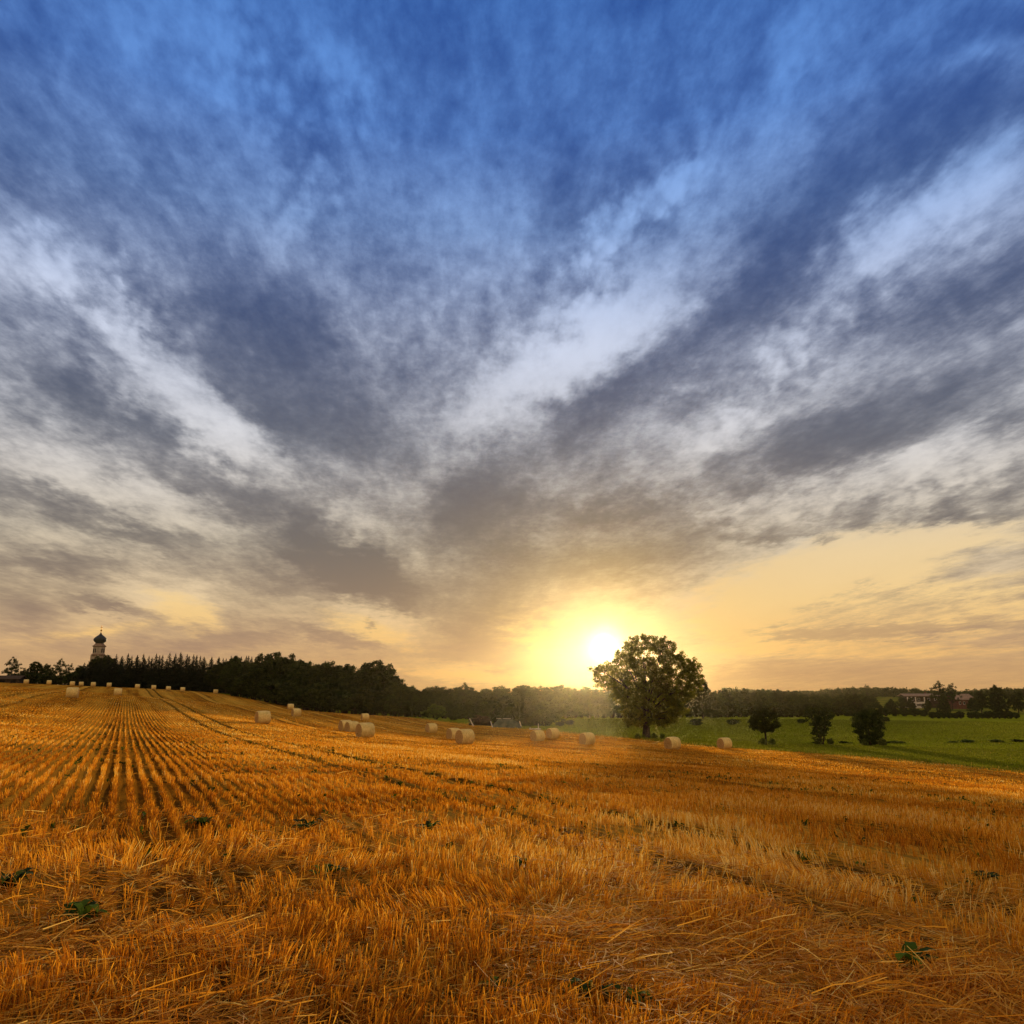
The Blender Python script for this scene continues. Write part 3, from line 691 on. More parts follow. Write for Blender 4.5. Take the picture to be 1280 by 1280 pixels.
for px, tp, wd in ((111, 823, 1.0), (117, 819, 1.0), (124, 818, 1.0), (132, 818, 1.0)):
    px_plant('dense', 'broadleaf_tree', px, tp, 305, 'rounded dark tree hiding the foot of the church tower', 'tree', 'rounded trees at the foot of the church tower', wide=wd)
# --- left end of the skyline
px_plant('open', 'broadleaf_tree', 8, 820, 300, 'open crowned tree behind the shed at the far left edge', 'tree', wide=.95)
px_plant('b2', 'broadleaf_tree', 38, 826, 305, 'rounded dark tree rising just right of the shed roof', 'tree', wide=1.15)
px_plant('b0', 'broadleaf_tree', 55, 829, 312, 'low dark tree between the rounded tree and the ragged pine-like tree', 'tree')
px_plant('open', 'broadleaf_tree', 71, 822, 308, 'ragged wispy tree with sky showing through, left of the church', 'tree', wide=.8)
px_plant('open', 'broadleaf_tree', 82, 828, 306, 'smaller ragged tree directly beside the wispy tree left of the church', 'tree', wide=.7)
px_plant('b1', 'broadleaf_tree', 93, 831, 300, 'dark tree at the left end of the spruce row', 'tree', wide=1.2)
px_plant('dense', 'broadleaf_tree', 24, 836, 318, 'dark tree standing behind the long shed', 'tree', wide=1.1)
for px in (18, 34, 48, 62, 76, 90):
    px_plant('u%d' % (px % 3), 'shrub', px, 841 + random.uniform(-2, 2), 298, 'dark shrub filling the foot of the trees left of the spruce row', 'shrub', 'shrubs under the trees left of the spruce row', wide=1.6)
# --- broadleaf wood stepping down the slope
wood = [(288,818,'b1',250,1.0),(326,816,'b0',236,1.2),(340,814,'b2',230,1.25),(356,816,'dense',226,1.0),(372,824,'b3',216,1.3),(386,826,'b0',208,1.2),(400,827,'b2',204,1.1),
        (415,825,'b4',200,1.2),(428,828,'b1',198,1.2),(441,831,'b0',196,1.2),(456,828,'b3',193,1.2),(469,824,'b2',190,1.2),(482,829,'b4',189,1.1),(492,838,'b1',187,1.1),(500,850,'b0',186,1.0)]
wl = {469: 'tallest rounded tree at the right end of the dark wood', 492: 'sloping last tree at the right edge of the dark wood', 340: 'broad tree on the high hump of the dark wood', 288: 'slim rounded tree poking up right of the spruce row'}
for px, tp, key, D, wd in wood:
    lab = wl.get(px, 'dark broadleaf tree in the dense wood between the spruces and the rounded end tree')
    px_plant(key, 'broadleaf_tree', px, tp, D, lab, 'tree', None if px in wl else 'broadleaf trees in the dark wood', wide=wd)
for i in range(26):
    px = 292 + i * 8.2; D = np.interp(px, [292, 340, 380, 460, 505], [246, 224, 200, 182, 178]) + random.uniform(-2, 2)
    tp = np.interp(px, [292, 340, 400, 505], [838, 846, 852, 868]) + random.uniform(-4, 5)
    px_plant('u%d' % (i % 3) if i % 2 else 'b%d' % (i % 5), 'shrub' if i % 2 else 'broadleaf_tree', px, tp, D, 'dark shrub in the hedge along the foot of the wood' if i % 2 else 'small dark tree at the edge of the wood above the stubble', 'shrub' if i % 2 else 'tree', 'shrubs along the foot of the wood' if i % 2 else 'small trees along the edge of the wood', wide=1.5 if i % 2 else 1.3)
for i in range(22):
    px = 270 + i * 11; D = np.interp(px, [270, 340, 400, 505], [270, 246, 222, 204]) + random.uniform(-2, 4)
    tp = np.interp(px, [270, 320, 360, 400, 440, 470, 505], [826, 824, 824, 834, 838, 836, 860]) + random.uniform(-2, 3)
    px_plant('b%d' % (i % 5), 'broadleaf_tree', px, tp, D, 'dark broadleaf tree in the dense wood between the spruces and the rounded end tree', 'tree', 'broadleaf trees in the dark wood', wide=1.4)
# --- far tree line across the middle
px_plant('open', 'broadleaf_tree', 579, 852, 214, 'open crowned tree standing above the tree line left of the sun', 'tree', wide=1.0)
px_plant('tall', 'broadleaf_tree', 514, 856, 215, 'pointed tree just right of the dark wood', 'tree', wide=1.3)
for i, px in enumerate(np.arange(506, 900, 8.6)):
    D = np.interp(px, [505, 600, 700, 900], [205, 225, 262, 268]) + random.uniform(-6, 8)
    tp = np.interp(px, [505, 540, 600, 635, 700, 740, 800, 860, 900], [860, 858, 861, 856, 858, 859, 858, 860, 862]) + random.uniform(-2.5, 3)
    px_plant('b%d' % (i % 5), 'broadleaf_tree', px + random.uniform(-2, 2), tp, D, 'dark tree in the long tree line behind the meadow and the lone tree', 'tree', 'trees in the long tree line across the middle', wide=1.35)
for i, px in enumerate(np.arange(508, 905, 9.5)):
    D = np.interp(px, [505, 600, 700, 900], [194, 205, 243, 247]) + random.uniform(-3, 3)
    tp = np.interp(px, [505, 600, 700, 900], [876, 878, 876, 878]) + random.uniform(-4, 4)
    px_plant('u%d' % (i % 3), 'shrub', px, tp, D, 'dark shrub at the foot of the long tree line', 'shrub', 'shrubs at the foot of the long tree line', wide=1.7)
px_plant('pale', 'shrub', 545, 878, 172, 'pale green spreading shrub at the top edge of the stubble', 'shrub', wide=1.15)
px_plant('u1', 'shrub', 566, 882, 174, 'darker green shrub right of the pale spreading shrub', 'shrub', wide=1.2)
for px, tp, D, wd in ((596, 872, 166, 1.5), (609, 876, 164, 1.6), (621, 870, 168, 1.4), (646, 878, 160, 1.7), (671, 874, 164, 1.5), (682, 882, 162, 1.7)):
    px_plant('u%d' % (px % 3), 'shrub', px, tp, D, 'dark rounded bush behind the heaps and bales left of the sun', 'shrub', 'bushes behind the heaps left of the sun', wide=wd)
px_plant('dense', 'broadleaf_tree', 657, 861, 158, 'rounded bushy tree left of the sun behind two bales', 'tree', wide=1.05)
px_plant('b2', 'broadleaf_tree', 634, 866, 172, 'bushy tree behind the tarpaulin heap', 'tree', wide=1.0)
px_plant('b0', 'broadleaf_tree', 878, 848, 232, 'round tree peeping out behind the right side of the lone tree', 'tree', wide=.95)
px_plant('dense', 'broadleaf_tree', 893, 868, 240, 'low wide tree at the right foot of the tree behind the lone tree', 'tree', wide=1.0)
# --- right hand tree line
for i, px in enumerate(np.arange(898, 1140, 8.5)):
    D = np.interp(px, [898, 1000, 1140], [262, 275, 330]) + random.uniform(-8, 10)
    tp = np.interp(px, [898, 950, 1000, 1030, 1080, 1140], [861, 862, 864, 868, 868, 872]) + random.uniform(-2, 3)
    if 1096 < px < 1125: tp += 9
    px_plant('b%d' % ((i * 2) % 5), 'broadleaf_tree', px + random.uniform(-2, 2), tp, D, 'dark tree in the tree line behind the three small meadow trees', 'tree', 'trees behind the three small meadow trees', wide=1.3)
for i, px in enumerate(np.arange(900, 1020, 8)):
    px_plant('u%d' % (i % 3), 'shrub', px, 880 + random.uniform(-4, 4), 246 + random.uniform(-2, 2), 'dark shrub at the far edge of the meadow right of the lone tree', 'shrub', 'shrubs at the far edge of the meadow', wide=1.7)
px_plant('b2', 'broadleaf_tree', 1000, 872, 250, 'rounded tree behind the small round meadow tree, right side', 'tree', wide=1.1)
px_plant('dense', 'broadleaf_tree', 1068, 866, 262, 'broad dark tree behind the dense egg shaped meadow bush', 'tree', wide=1.0)
px_plant('b3', 'broadleaf_tree', 1114, 873, 300, 'single dark tree left of the white balcony house', 'tree', wide=1.2)
px_plant('open', 'broadleaf_tree', 1085, 855, 520, 'bare topped tree on the skyline above the egg shaped bush', 'tree', wide=.9)
px_plant('open', 'broadleaf_tree', 1068, 857, 530, 'small open tree on the skyline, left one of the pair', 'tree', wide=.8)
px_plant('open', 'broadleaf_tree', 1174, 850, 350, 'tall airy tree with branching flat top between the two houses', 'tree', wide=1.0)
px_plant('open', 'broadleaf_tree', 1190, 853, 352, 'second airy tree, just right of the tall airy one between the houses', 'tree', wide=1.0)
px_plant('dense', 'broadleaf_tree', 1180, 868, 300, 'dense dark tree in front of the two airy trees', 'tree', wide=.9)
px_plant('b2', 'broadleaf_tree', 1160, 874, 300, 'dark tree hiding the right part of the balcony house', 'tree', wide=.9)
px_plant('dense', 'broadleaf_tree', 1248, 855, 310, 'biggest round dark tree on the skyline near the right edge', 'tree', wide=1.0)
px_plant('b2', 'broadleaf_tree', 1226, 863, 300, 'dark tree leaning on the left of the biggest round tree', 'tree', wide=1.2)
px_plant('b0', 'broadleaf_tree', 1272, 863, 306, 'dark tree cut by the right edge of the picture', 'tree', wide=1.2)
px_plant('b4', 'broadleaf_tree', 1216, 872, 292, 'lower dark tree right of the red walled house', 'tree', wide=1.3)
for i, px in enumerate(list(np.arange(1164, 1204, 7)) + list(np.arange(1212, 1270, 7))):
    px_plant('u%d' % (i % 3), 'hedge_shrub', px, 889 + random.uniform(-1.5, 1.5), 235 + random.uniform(-1, 1), 'clipped dark shrub in the hedge at the far side of the meadow near the houses', 'shrub', 'hedge shrubs before the houses', wide=1.25)
for i, px in enumerate(np.arange(1010, 1160, 12)):
    px_plant('u%d' % (i % 3), 'shrub', px, 884 + random.uniform(-3, 3), 262, 'low dark shrub on the rough pasture beyond the meadow', 'shrub', 'shrubs on the rough pasture', wide=1.7)
for i, (px, top, D) in enumerate(((870, 898.5, 186), (915, 898, 190), (1000, 897.5, 196), (1105, 896, 205), (700, 901, 165), (712, 899, 178))):
    px_plant('u%d' % (i % 3), 'grass_tussock', px, top, D, 'dark low tussock standing alone in the green meadow', 'tussock', 'dark tussocks in the meadow', wide=2.0)
# ditch of dark tufts across the right meadow
for i, px in enumerate(np.arange(960, 1285, 9)):
    if random.random() < .62: continue
    px_plant('pale' if i % 2 else 'u1', 'grass_tussock', px, np.interp(px, [960, 1280], [928.2, 923.6]) + random.uniform(-1.2, .9), np.interp(px, [960, 1280], [115, 122]), 'dark tuft in the ditch line crossing the right meadow', 'tussock', 'tufts along the meadow ditch', wide=3.2)
# far wood on the hill: one mass
cp = []
for i in range(2600):
    px = random.uniform(905, 1300); D = random.uniform(600, 690); x = xat(px, D); cp.append((x, D, zat(863.5, D) - 4 + random.uniform(0, 5.5) * (.7 + .3 * math.sin(x * .05))))
V, F, T = leaves(np.array(cp), 2.0, 16, 1.5, 900)
fw = obj('far_woods', np_mesh('far_woods', V, [F], M['leaf'], T)); tag(fw, 'hazy wood covering the low hill on the horizon at right', 'woods', kind='stuff')

# --- three small trees in the meadow
def own_tree(name, px, base_py, D, crown_ells, ncl, per, leaf, clr, stems, label, mat='leaf', pn=CT, cat='tree', shell=.5, seed=300):
    """crown ellipsoids are given in metres about the foot"""
    x = xat(px, D, base_py); r = empty(name, (x, D, hz(x, D) - .1))
    V, F, T = leaves(clump_points(crown_ells, ncl, seed, shell), clr, per, leaf, seed + 1)
    obj(pn[0], np_mesh(pn[0], V, [F], M[mat], T), r)
    m = MB()
    for pts, rad in stems: m.tube(pts, rad, 8)
    m.build(pn[1], M['bark'], r, True); return tag(r, label, cat)
own_tree('small_tree', 957, 927, 109, [(0,0,3.2,1.7,1.6,1.5),(-.7,.2,2.8,1.2,1.2,1.1),(.8,-.1,2.9,1.2,1.2,1.1),(.2,0,4.0,1.2,1.2,.9)], 170, 44, .20, .36,
         [([(0,0,-.3),(.05,0,1.0),(0,0,2.6),(0,0,4)], [.17,.13,.1,.03]), ([(0,0,1.5),(-.9,.2,3)], [.08,.02]), ([(0,0,1.6),(.9,.1,3)], [.08,.02])],
         'small round crowned tree on a thin trunk in the meadow, left of the three', shell=.78, seed=310)
own_tree('small_tree', 1027, 926, 112, [(-.9,0,3.6,1.1,1.0,1.2),(.6,.2,3.4,1.2,1.1,1.3),(0,0,2.2,1.2,1.1,1.3),(-.3,0,1.4,.9,.9,1.0),(1.2,0,4.0,.8,.8,.7),(-1.4,.1,4.3,.7,.7,.7),(.2,0,4.4,.8,.8,.7)], 190, 40, .20, .34,
         [([(0,0,-.3),(-.5,0,2),(-1.2,0,4.4)], [.12,.08,.02]), ([(.1,0,-.3),(.5,0,2),(1.1,0,4.3)], [.12,.08,.02]), ([(0,.1,-.3),(0,.2,2),(.1,.2,4.6)], [.12,.08,.02])],
         'vase shaped small tree with many stems in the meadow, middle of the three', shell=.78, seed=320)
own_tree('round_bush', 1087, 925, 111, [(0,0,2.5,2.0,1.8,1.9),(-.9,0,3.1,1.2,1.2,1.3),(.9,.2,3.3,1.2,1.2,1.2),(0,0,1.2,1.4,1.3,1.2),(.2,0,4.0,1.2,1.1,.8)], 330, 46, .21, .34,
         [([(0,0,-.3),(0,0,1.5),(0,0,3)], [.14,.1,.03]), ([(.1,0,-.3),(.6,0,1.8)], [.1,.04])],
         'dense egg shaped dark bush in the meadow, right of the three', pn=FS, cat='bush', shell=.78, seed=330)

for px, w_, D in ((951, .9, 109), (962, .7, 108.5), (1019, .9, 112), (1034, .8, 111.5), (1077, .8, 110.5), (1098, .9, 110.5)):
    px_plant('pale', 'grass_tussock', px, 921.5, D, 'rough tuft growing at the foot of one of the three meadow trees', 'tussock', 'tufts under the three meadow trees', wide=w_)
# --- the lone tree before the sun
TD = 118.0; tx = xat(808, TD, 921); tz = hz(tx, TD) - .05
KX = TD / 1.02 / 1000 * 1.0
def tp_(px, py, dy=0.0):
    return (xat(px, TD, py) - tx, dy, zat(py, TD) - tz)
crown_px = [ # px, py, rx px, rz px, depth offset m, depth radius m
 (805,806,22,13,0,3.0),(790,812,16,14,1.5,2.4),(826,808,18,12,-1,2.6),(840,822,20,14,1,2.8),(858,832,17,14,-1.5,2.4),(868,848,13,13,1,2.2),(856,856,20,14,-2,3),
 (780,826,16,16,-1,2.6),(765,838,17,11,.5,2.2),(748,836,11,7,-.5,1.4),(756,850,16,10,1,2.2),(776,852,20,16,2,3.2),(800,835,24,20,0,4),(826,842,24,20,-2,4),(812,862,30,16,1,4.6),
 (840,872,26,14,0,4),(784,870,24,14,-1.5,3.6),(800,886,26,13,0,4),(826,890,22,13,1.5,3.4),(806,900,18,8,-1,2.6),(832,902,15,8,0,2.2),(790,902,12,8,1,2),(846,888,12,10,-1,2.2),(842,900,8,6,.5,1.2),(789,893,10,10,0,1.6)]
ells = []
for px, py, rx, rz_, dy, ry in crown_px:
    p = tp_(px, py, dy); ells.append((p[0], p[1], p[2], rx * TD / 1000 * 1.0, ry, rz_ * TD / 1000 * 1.0))
lone = empty('lone_tree', (tx, TD, tz))
cp = clump_points(ells, 1550, 401, .24)
V, F, T = leaves(cp, .50, 40, .26, 402)
obj('crown', np_mesh('crown', V, [F], M['leaf_big'], T), lone)
m = MB(); hub = Vector(tp_(808, 892))
m.tube([(0, 0, -.5), (0, 0, .25), (.03, 0, 1.4), hub, tp_(806, 860), tp_(804, 820)], [.85, .6, .5, .44, .28, .06], 12)
r_ = random.Random(5)
for e in ells:
    z0 = r_.uniform(.15, .75); s0 = Vector((.02, 0, hub.z * .75 + (e[2] - hub.z) * .35 * z0 if e[2] > hub.z else hub.z * .7)); e0 = Vector(e[:3])
    md = s0.lerp(e0, .5) + Vector((r_.uniform(-.4, .4), r_.uniform(-.4, .4), .35)); m.tube([s0, md, e0], [.15, .09, .02], 6)
    for k in range(3):
        t0 = md.lerp(e0, r_.random()); m.tube([t0, t0 + Vector((r_.uniform(-1, 1), r_.uniform(-1, 1), r_.uniform(-.2, 1)))], [.05, .012], 4)
m.build('trunk', M['bark'], lone, True)
tag(lone, 'large lone leafy tree in the meadow edge, half covering the low sun', 'tree')
for px, w_ in ((796, .8), (816, .7), (826, .7), (803, .6)):
    px_plant('pale', 'shrub', px, 915 + (px % 3), 117.5, 'low shrub growing at the foot of the lone tree', 'shrub', 'shrubs at the foot of the lone tree', wide=w_)

# ------------------------------------------------------------------ round straw bales
M['bale'] = None
def bale_mats():
    m, q, out = new_mat('bale_side')
    tc = q.n('ShaderNodeTexCoord').outputs['Object']
    oi = q.n('ShaderNodeObjectInfo').outputs['Random']
    tcs = q.vmath('ADD', tc, q.n('ShaderNodeCombineXYZ', ins={0: q.math('MULTIPLY', oi, 37)}).outputs[0])
    st = q.noise(q.vmath('MULTIPLY', tcs, (40, 5, 5)), 1.0, 5, .65); big = q.noise(tcs, 2.2, 4)
    col = q.ramp(st, [(.28, srgb(150,116,54)), (.5, srgb(228,188,102)), (.7, srgb(246,218,142))])
    col = q.mix(q.mapr(big, .4, .68, 0, .45), col, srgb(180,146,80))
    b = q.n('ShaderNodeBsdfPrincipled', ins={'Roughness': .9, 'Specular IOR Level': .05}); q.link(col, b.inputs['Base Color'])
    bn = q.n('ShaderNodeBump', ins={'Strength': .9, 'Distance': .03, 'Height': st}); q.link(bn.outputs[0], b.inputs['Normal']); q.link(b.outputs[0], out.inputs[0])
    m2, q, out = new_mat('bale_end')
    tc = q.n('ShaderNodeTexCoord').outputs['Object']
    sx = q.n('ShaderNodeSeparateXYZ', ins={0: tc}); rr = q.math('POWER', q.math('ADD', q.math('POWER', sx.outputs[1], 2), q.math('POWER', sx.outputs[2], 2)), .5)
    an = q.math('ARCTAN2', sx.outputs[1], sx.outputs[2])
    sp = q.math('SINE', q.math('ADD', q.math('MULTIPLY', rr, 70), q.math('ADD', an, q.math('MULTIPLY', q.noise(tc, 5, 3), 9))))
    fn = q.noise(tc, 30, 5, .7)
    f = q.math('ADD', q.math('MULTIPLY', q.mapr(sp, -1, 1), .45), q.math('MULTIPLY', fn, .7))
    col = q.ramp(f, [(.25, srgb(100,64,24)), (.55, srgb(190,134,60)), (.85, srgb(226,180,104))])
    b = q.n('ShaderNodeBsdfPrincipled', ins={'Roughness': .85, 'Specular IOR Level': .1}); q.link(col, b.inputs['Base Color'])
    bn = q.n('ShaderNodeBump', ins={'Strength': 1, 'Distance': .05, 'Height': f}); q.link(bn.outputs[0], b.inputs['Normal']); q.link(b.outputs[0], out.inputs[0])
    return m, m2
M['bale'], M['bale_end'] = bale_mats()
def bale_proto():
    Rb, Wb = .66, 1.24; n = 40; V = []; F = []
    r = np.random.default_rng(77); prof = [(-Wb/2, Rb - .05), (-Wb/2 + .04, Rb - .012), (-Wb/4, Rb + .006), (0, Rb + .012), (Wb/4, Rb + .006), (Wb/2 - .04, Rb - .012), (Wb/2, Rb - .05)]
    dz = r.normal(0, .008, (len(prof), n))
    for i, (x, rad) in enumerate(prof):
        for k in range(n):
            a = 2 * math.pi * k / n; rd = rad + dz[i, k]
            z = rd * math.cos(a)
            if z < -.56: z = -.56 - (-.56 - z) * .35        # sags flat on the ground
            V.append((x, rd * math.sin(a), z + .585))
    for i in range(len(prof) - 1):
        for k in range(n): F.append((i*n + k, (i+1)*n + k, (i+1)*n + (k+1) % n, i*n + (k+1) % n))
    side = MB().add(V, F)
    # loose straw whiskers on the wrap
    root = empty('straw_bale')
    side.build('wrapped_side', M['bale'], root, True)
    for sgn, ring in ((-1, 0), (1, len(prof) - 1)):
        vs = [V[ring * n + k] for k in range(n)]; fs = []; K = 7
        for j in range(1, K):
            f = 1 - j / K
            for k in range(n):
                p = V[ring * n + k]; vs.append((p[0] + sgn * (.012 * math.sin(j * 2.1) + r.normal(0, .012)), p[1] * f, (p[2] - .585) * f + .585))
        vs.append((sgn * Wb / 2 - sgn * .02, 0, .585))
        for j in range(K - 1):
            for k in range(n):
                q4 = (j*n + k, j*n + (k+1) % n, (j+1)*n + (k+1) % n, (j+1)*n + k); fs.append(q4 if sgn < 0 else q4[::-1])
        c = len(vs) - 1
        for k in range(n):
            t3 = ((K-1)*n + k, (K-1)*n + (k+1) % n, c); fs.append(t3 if sgn < 0 else t3[::-1])
        e = MB().add([(x, y, z - .585) for x, y, z in vs], fs).build('end_face', M['bale_end'], root, True); e.location = (0, 0, .585)
    return root
bale = bale_proto(); first = [True]
G1 = 'round straw bales on the stubble'
ANG = math.atan2(SU[1], SU[0])
bales = [ # px, base py, D, label, rotation offset deg
 (90,872,98,'larger round bale on the left crest, in front of the row of tiny bales',-4),
 (147,869,145,'smaller round bale on the left crest above the drill rows',0),
 (328,904,84,'single round bale on the slope below the end of the spruce wood',10),
 (370,895,130,'smaller round bale just behind and right of the single slope bale',10),
 (363,887,178,'tiny round bale highest up against the foot of the dark wood',0),
 (433,915,95,'round bale half hidden behind its left neighbour, back one of the trio',12),
 (434.5,915.5,91,None,0),
 (456,922.5,72,'biggest round bale in front of the dark wood, front one of the trio',12),
 (456,900.5,149,'small round bale alone at the foot of the tallest wood tree',0),
 (539,916,116,'round bale alone left of the touching pair',10),
 (567,924,95,'round bale behind in the touching pair below the tarpaulin heap',12),
 (581,930.5,74,'large round bale in front in the touching pair below the tarpaulin heap',12),
 (672,927,95,'nearer round bale of the pair under the rounded bushy tree',10),
 (691,922.5,104,'farther round bale of the pair under the rounded bushy tree',10),
 (734,930.5,90,'round bale below the sun, left of the lone tree',8),
 (841,937,87,'round bale in front of the right side of the lone tree at the field edge',4),
 (906,937.5,96,'last round bale on the right, between lone tree and small round tree',2)]
def place_bale(x, y, rz, label, k=1.0):
    b = bale if first[0] else copy_tree(bale)
    first[0] = False
    b.location = (x, y, hz(x, y) - .03); b.rotation_euler = (0, 0, rz); b.scale = (k, k, k)
    return tag(b, label, 'straw bale', G1)
for px, py, D, lab, dr in bales:
    if lab is None: continue
    if px == 433: px = 431.5
    x = xat(px, D, py); place_bale(x, D, ANG + R(dr), lab, random.uniform(.98, 1.03))
    if px == 431.5:
        x = xat(440, 91, 915); place_bale(x, 91, ANG + R(14), 'round bale in the middle of the trio, left of the biggest')
crest = [32, 60.5, 90, 101, 116, 136, 171.5, 192, 210.5, 228.5, 270]
ordn = ['first', 'second', 'third', 'fourth', 'fifth', 'sixth', 'seventh', 'eighth', 'ninth', 'tenth', 'last']
for i, px in enumerate(crest):
    D = 255 if px < 200 else 250
    if px == 101: D = 268
    x = xat(px, D, 860); place_bale(x, D, ANG + R(random.uniform(-6, 6)), '%s from the left in the row of tiny bales along the left crest' % ordn[i], 1.06)

# ------------------------------------------------------------------ church tower
M['plaster'] = simple_mat('lime_plaster', srgb(172,150,122), srgb(146,124,98), 1.2, .95, .15)
M['copper'] = simple_mat('dark_copper', srgb(40,44,38), srgb(28,30,26), 2.0, .6, .1, spec=.25)
M['gold'] = simple_mat('gilded_metal', srgb(214,160,70), srgb(190,130,50), 3.0, .35, 0, .9)
M['dark'] = simple_mat('dark_opening', srgb(26,22,20), srgb(18,16,15), 2.0, .8)
M['stone'] = simple_mat('sandstone_trim', srgb(150,120,92), srgb(120,92,70), 2.0, .85, .2)
CD = 420.0; cx = xat(123, CD, 820); pz = CD / 1000 / 1.02
zb = zat(818.5, CD)                      # lower cornice level
church = empty('church_tower', (cx, CD, 0), R(-22))
m = MB(); g0 = hz(cx, CD)
m.box((0, 0, (g0 + zb) / 2 - .3), (5.2, 5.2, zb - g0 + 1 - .6))
m.build('lower_shaft', M['plaster'], church)
zt = zat(808.2, CD)
m = MB(); m.lathe([(3.0, zb + .3), (3.0, zt)], 8, R(22.5)); m.build('belfry', M['plaster'], church)
m = MB(); m.lathe([(3.3, zb - .55), (3.6, zb - .1), (3.6, zb + .1), (3.1, zb + .5)], 8, R(22.5)); m.build('lower_cornice', M['stone'], church)
m = MB(); m.lathe([(3.05, zt - .25), (3.5, zt), (3.5, zt + .25), (2.4, zt + 1.1), (2.25, zt + 1.5)], 8, R(22.5)); m.build('upper_cornice', M['stone'], church)
zo = zt + 1.4; Ho = zat(790.5, CD) - zo
on = [(2.1,0),(1.95,.06),(2.25,.12),(2.75,.19),(3.1,.28),(3.18,.37),(3.0,.46),(2.5,.56),(1.8,.66),(1.1,.75),(.6,.84),(.32,.93),(.2,1.0)]
m = MB(); m.lathe([(a, zo + b * Ho) for a, b in on], 32)
dome = m.build('onion_dome', M['copper'], church, True)
m = MB(); zc = zo + Ho
m.tube([(0, 0, zc - .2), (0, 0, zat(782, CD))], .14, 8)
m.lathe([(.05, zc + .5), (.42, zc + .75), (.5, zc + .95), (.42, zc + 1.2), (.05, zc + 1.4)], 14)
zx = zat(784.3, CD); m.box((0, 0, zx), (1.3, .22, .24)); m.build('cross', M['gold'], dome)
for a in range(4):
    for s in (-.62, .62):
        m = MB(); ang = a * math.pi / 2; d = Vector((math.sin(ang), -math.cos(ang), 0)); t = Vector((d.y, -d.x, 0)) * -1
        ap = 3.0 * math.cos(R(22.5)); c = d * (ap - .02) + t * s; w_ = .36
        z0, z1 = zb + 1.0, zb + 2.7
        pr = [(-w_, z0), (w_, z0), (w_, z1)] + [(w_ * math.cos(k * math.pi / 8), z1 + w_ * math.sin(k * math.pi / 8)) for k in range(1, 8)] + [(-w_, z1)]
        vs = []
        for dd in (0, .06): vs += [tuple(c + d * dd + t * q_[0] + Vector((0, 0, q_[1]))) for q_ in pr]
        n_ = len(pr); fs = [tuple(range(n_)), tuple(range(n_, 2 * n_))[::-1]] + [(i, i + n_, (i + 1) % n_ + n_, (i + 1) % n_) for i in range(n_)]
        m.add(vs, fs); m.build('belfry_opening', M['dark'], church)
tag(church, 'white church tower with dark onion dome and golden cross above the spruces', 'church tower')

# ------------------------------------------------------------------ shed, houses, heap
M['wood'] = simple_mat('weathered_board', srgb(72,54,40), srgb(48,36,28), 3.0, .85, .3)
M['tile'] = simple_mat('grey_roofing', srgb(84,66,46), srgb(62,48,34), 2.0, 1.0, .3)
M['tin'] = simple_mat('pale_sheet_roof', srgb(150,118,88), srgb(122,96,72), 1.5, .8, .1)
M['white'] = simple_mat('white_render', srgb(206,190,166), srgb(180,162,138), 1.0, .8, .1)
M['redwall'] = simple_mat('red_timber_wall', srgb(104,62,48), srgb(80,46,38), 1.4, .8, .2)
M['glass'] = simple_mat('window_glass', srgb(40,44,48), srgb(28,30,34), 1.0, .15, spec=.6)
def gable(m, c, L, Wd, zb_, rise, over=.4, th=.16):
    """two roof slabs along X"""
    for s in (-1, 1):
        hw = Wd / 2 + over; zz = zb_ + rise; ze = zb_ - rise * over / (Wd / 2)
        vs = []
        for dz in (0, th):
            vs += [(c[0] - L/2 - over, c[1], zz + dz), (c[0] + L/2 + over, c[1], zz + dz), (c[0] + L/2 + over, c[1] + s * hw, ze + dz), (c[0] - L/2 - over, c[1] + s * hw, ze + dz)]
        fs = [(0,1,2,3),(4,5,6,7),(0,1,5,4),(1,2,6,5),(2,3,7,6),(3,0,4,7)]
        m.add(vs, fs)
    return m
def gable_wall(m, c, L, Wd, z0, z1, rise):
    x0, x1 = c[0] - L/2, c[0] + L/2; y0, y1 = c[1] - Wd/2, c[1] + Wd/2
    vs = [(x0,y0,z0),(x1,y0,z0),(x1,y1,z0),(x0,y1,z0),(x0,y0,z1),(x1,y0,z1),(x1,y1,z1),(x0,y1,z1),(x0,c[1],z1+rise),(x1,c[1],z1+rise)]
    return m.add(vs, [(0,1,5,4),(2,3,7,6),(1,2,6,9,5),(3,0,4,8,7),(0,3,2,1),(4,5,9,8),(6,7,8,9)])
# long shed at the left edge
D = 290; x = xat(8, D, 850); g = hz(x, D); zt = zat(847.5, D); shed = empty('long_shed', (x, D, g), R(6))
m = MB(); gable_wall(m, (0, 0), 11, 5, -.4, zt - g - .3, 1.0); m.build('board_wall', M['wood'], shed)
m = MB(); gable(m, (0, 0), 11, 5, zt - g - .28, 1.0, .5); m.build('roof', M['tile'], shed)
for k in (-3.5, 0, 3.5): MB().box((k, -2.52, (zt - g) * .35), (1.6, .08, max(.6, (zt - g) * .6))).build('door', M['dark'], shed)
tag(shed, 'long low dark shed with grey roof at the left edge of the crest', 'shed')
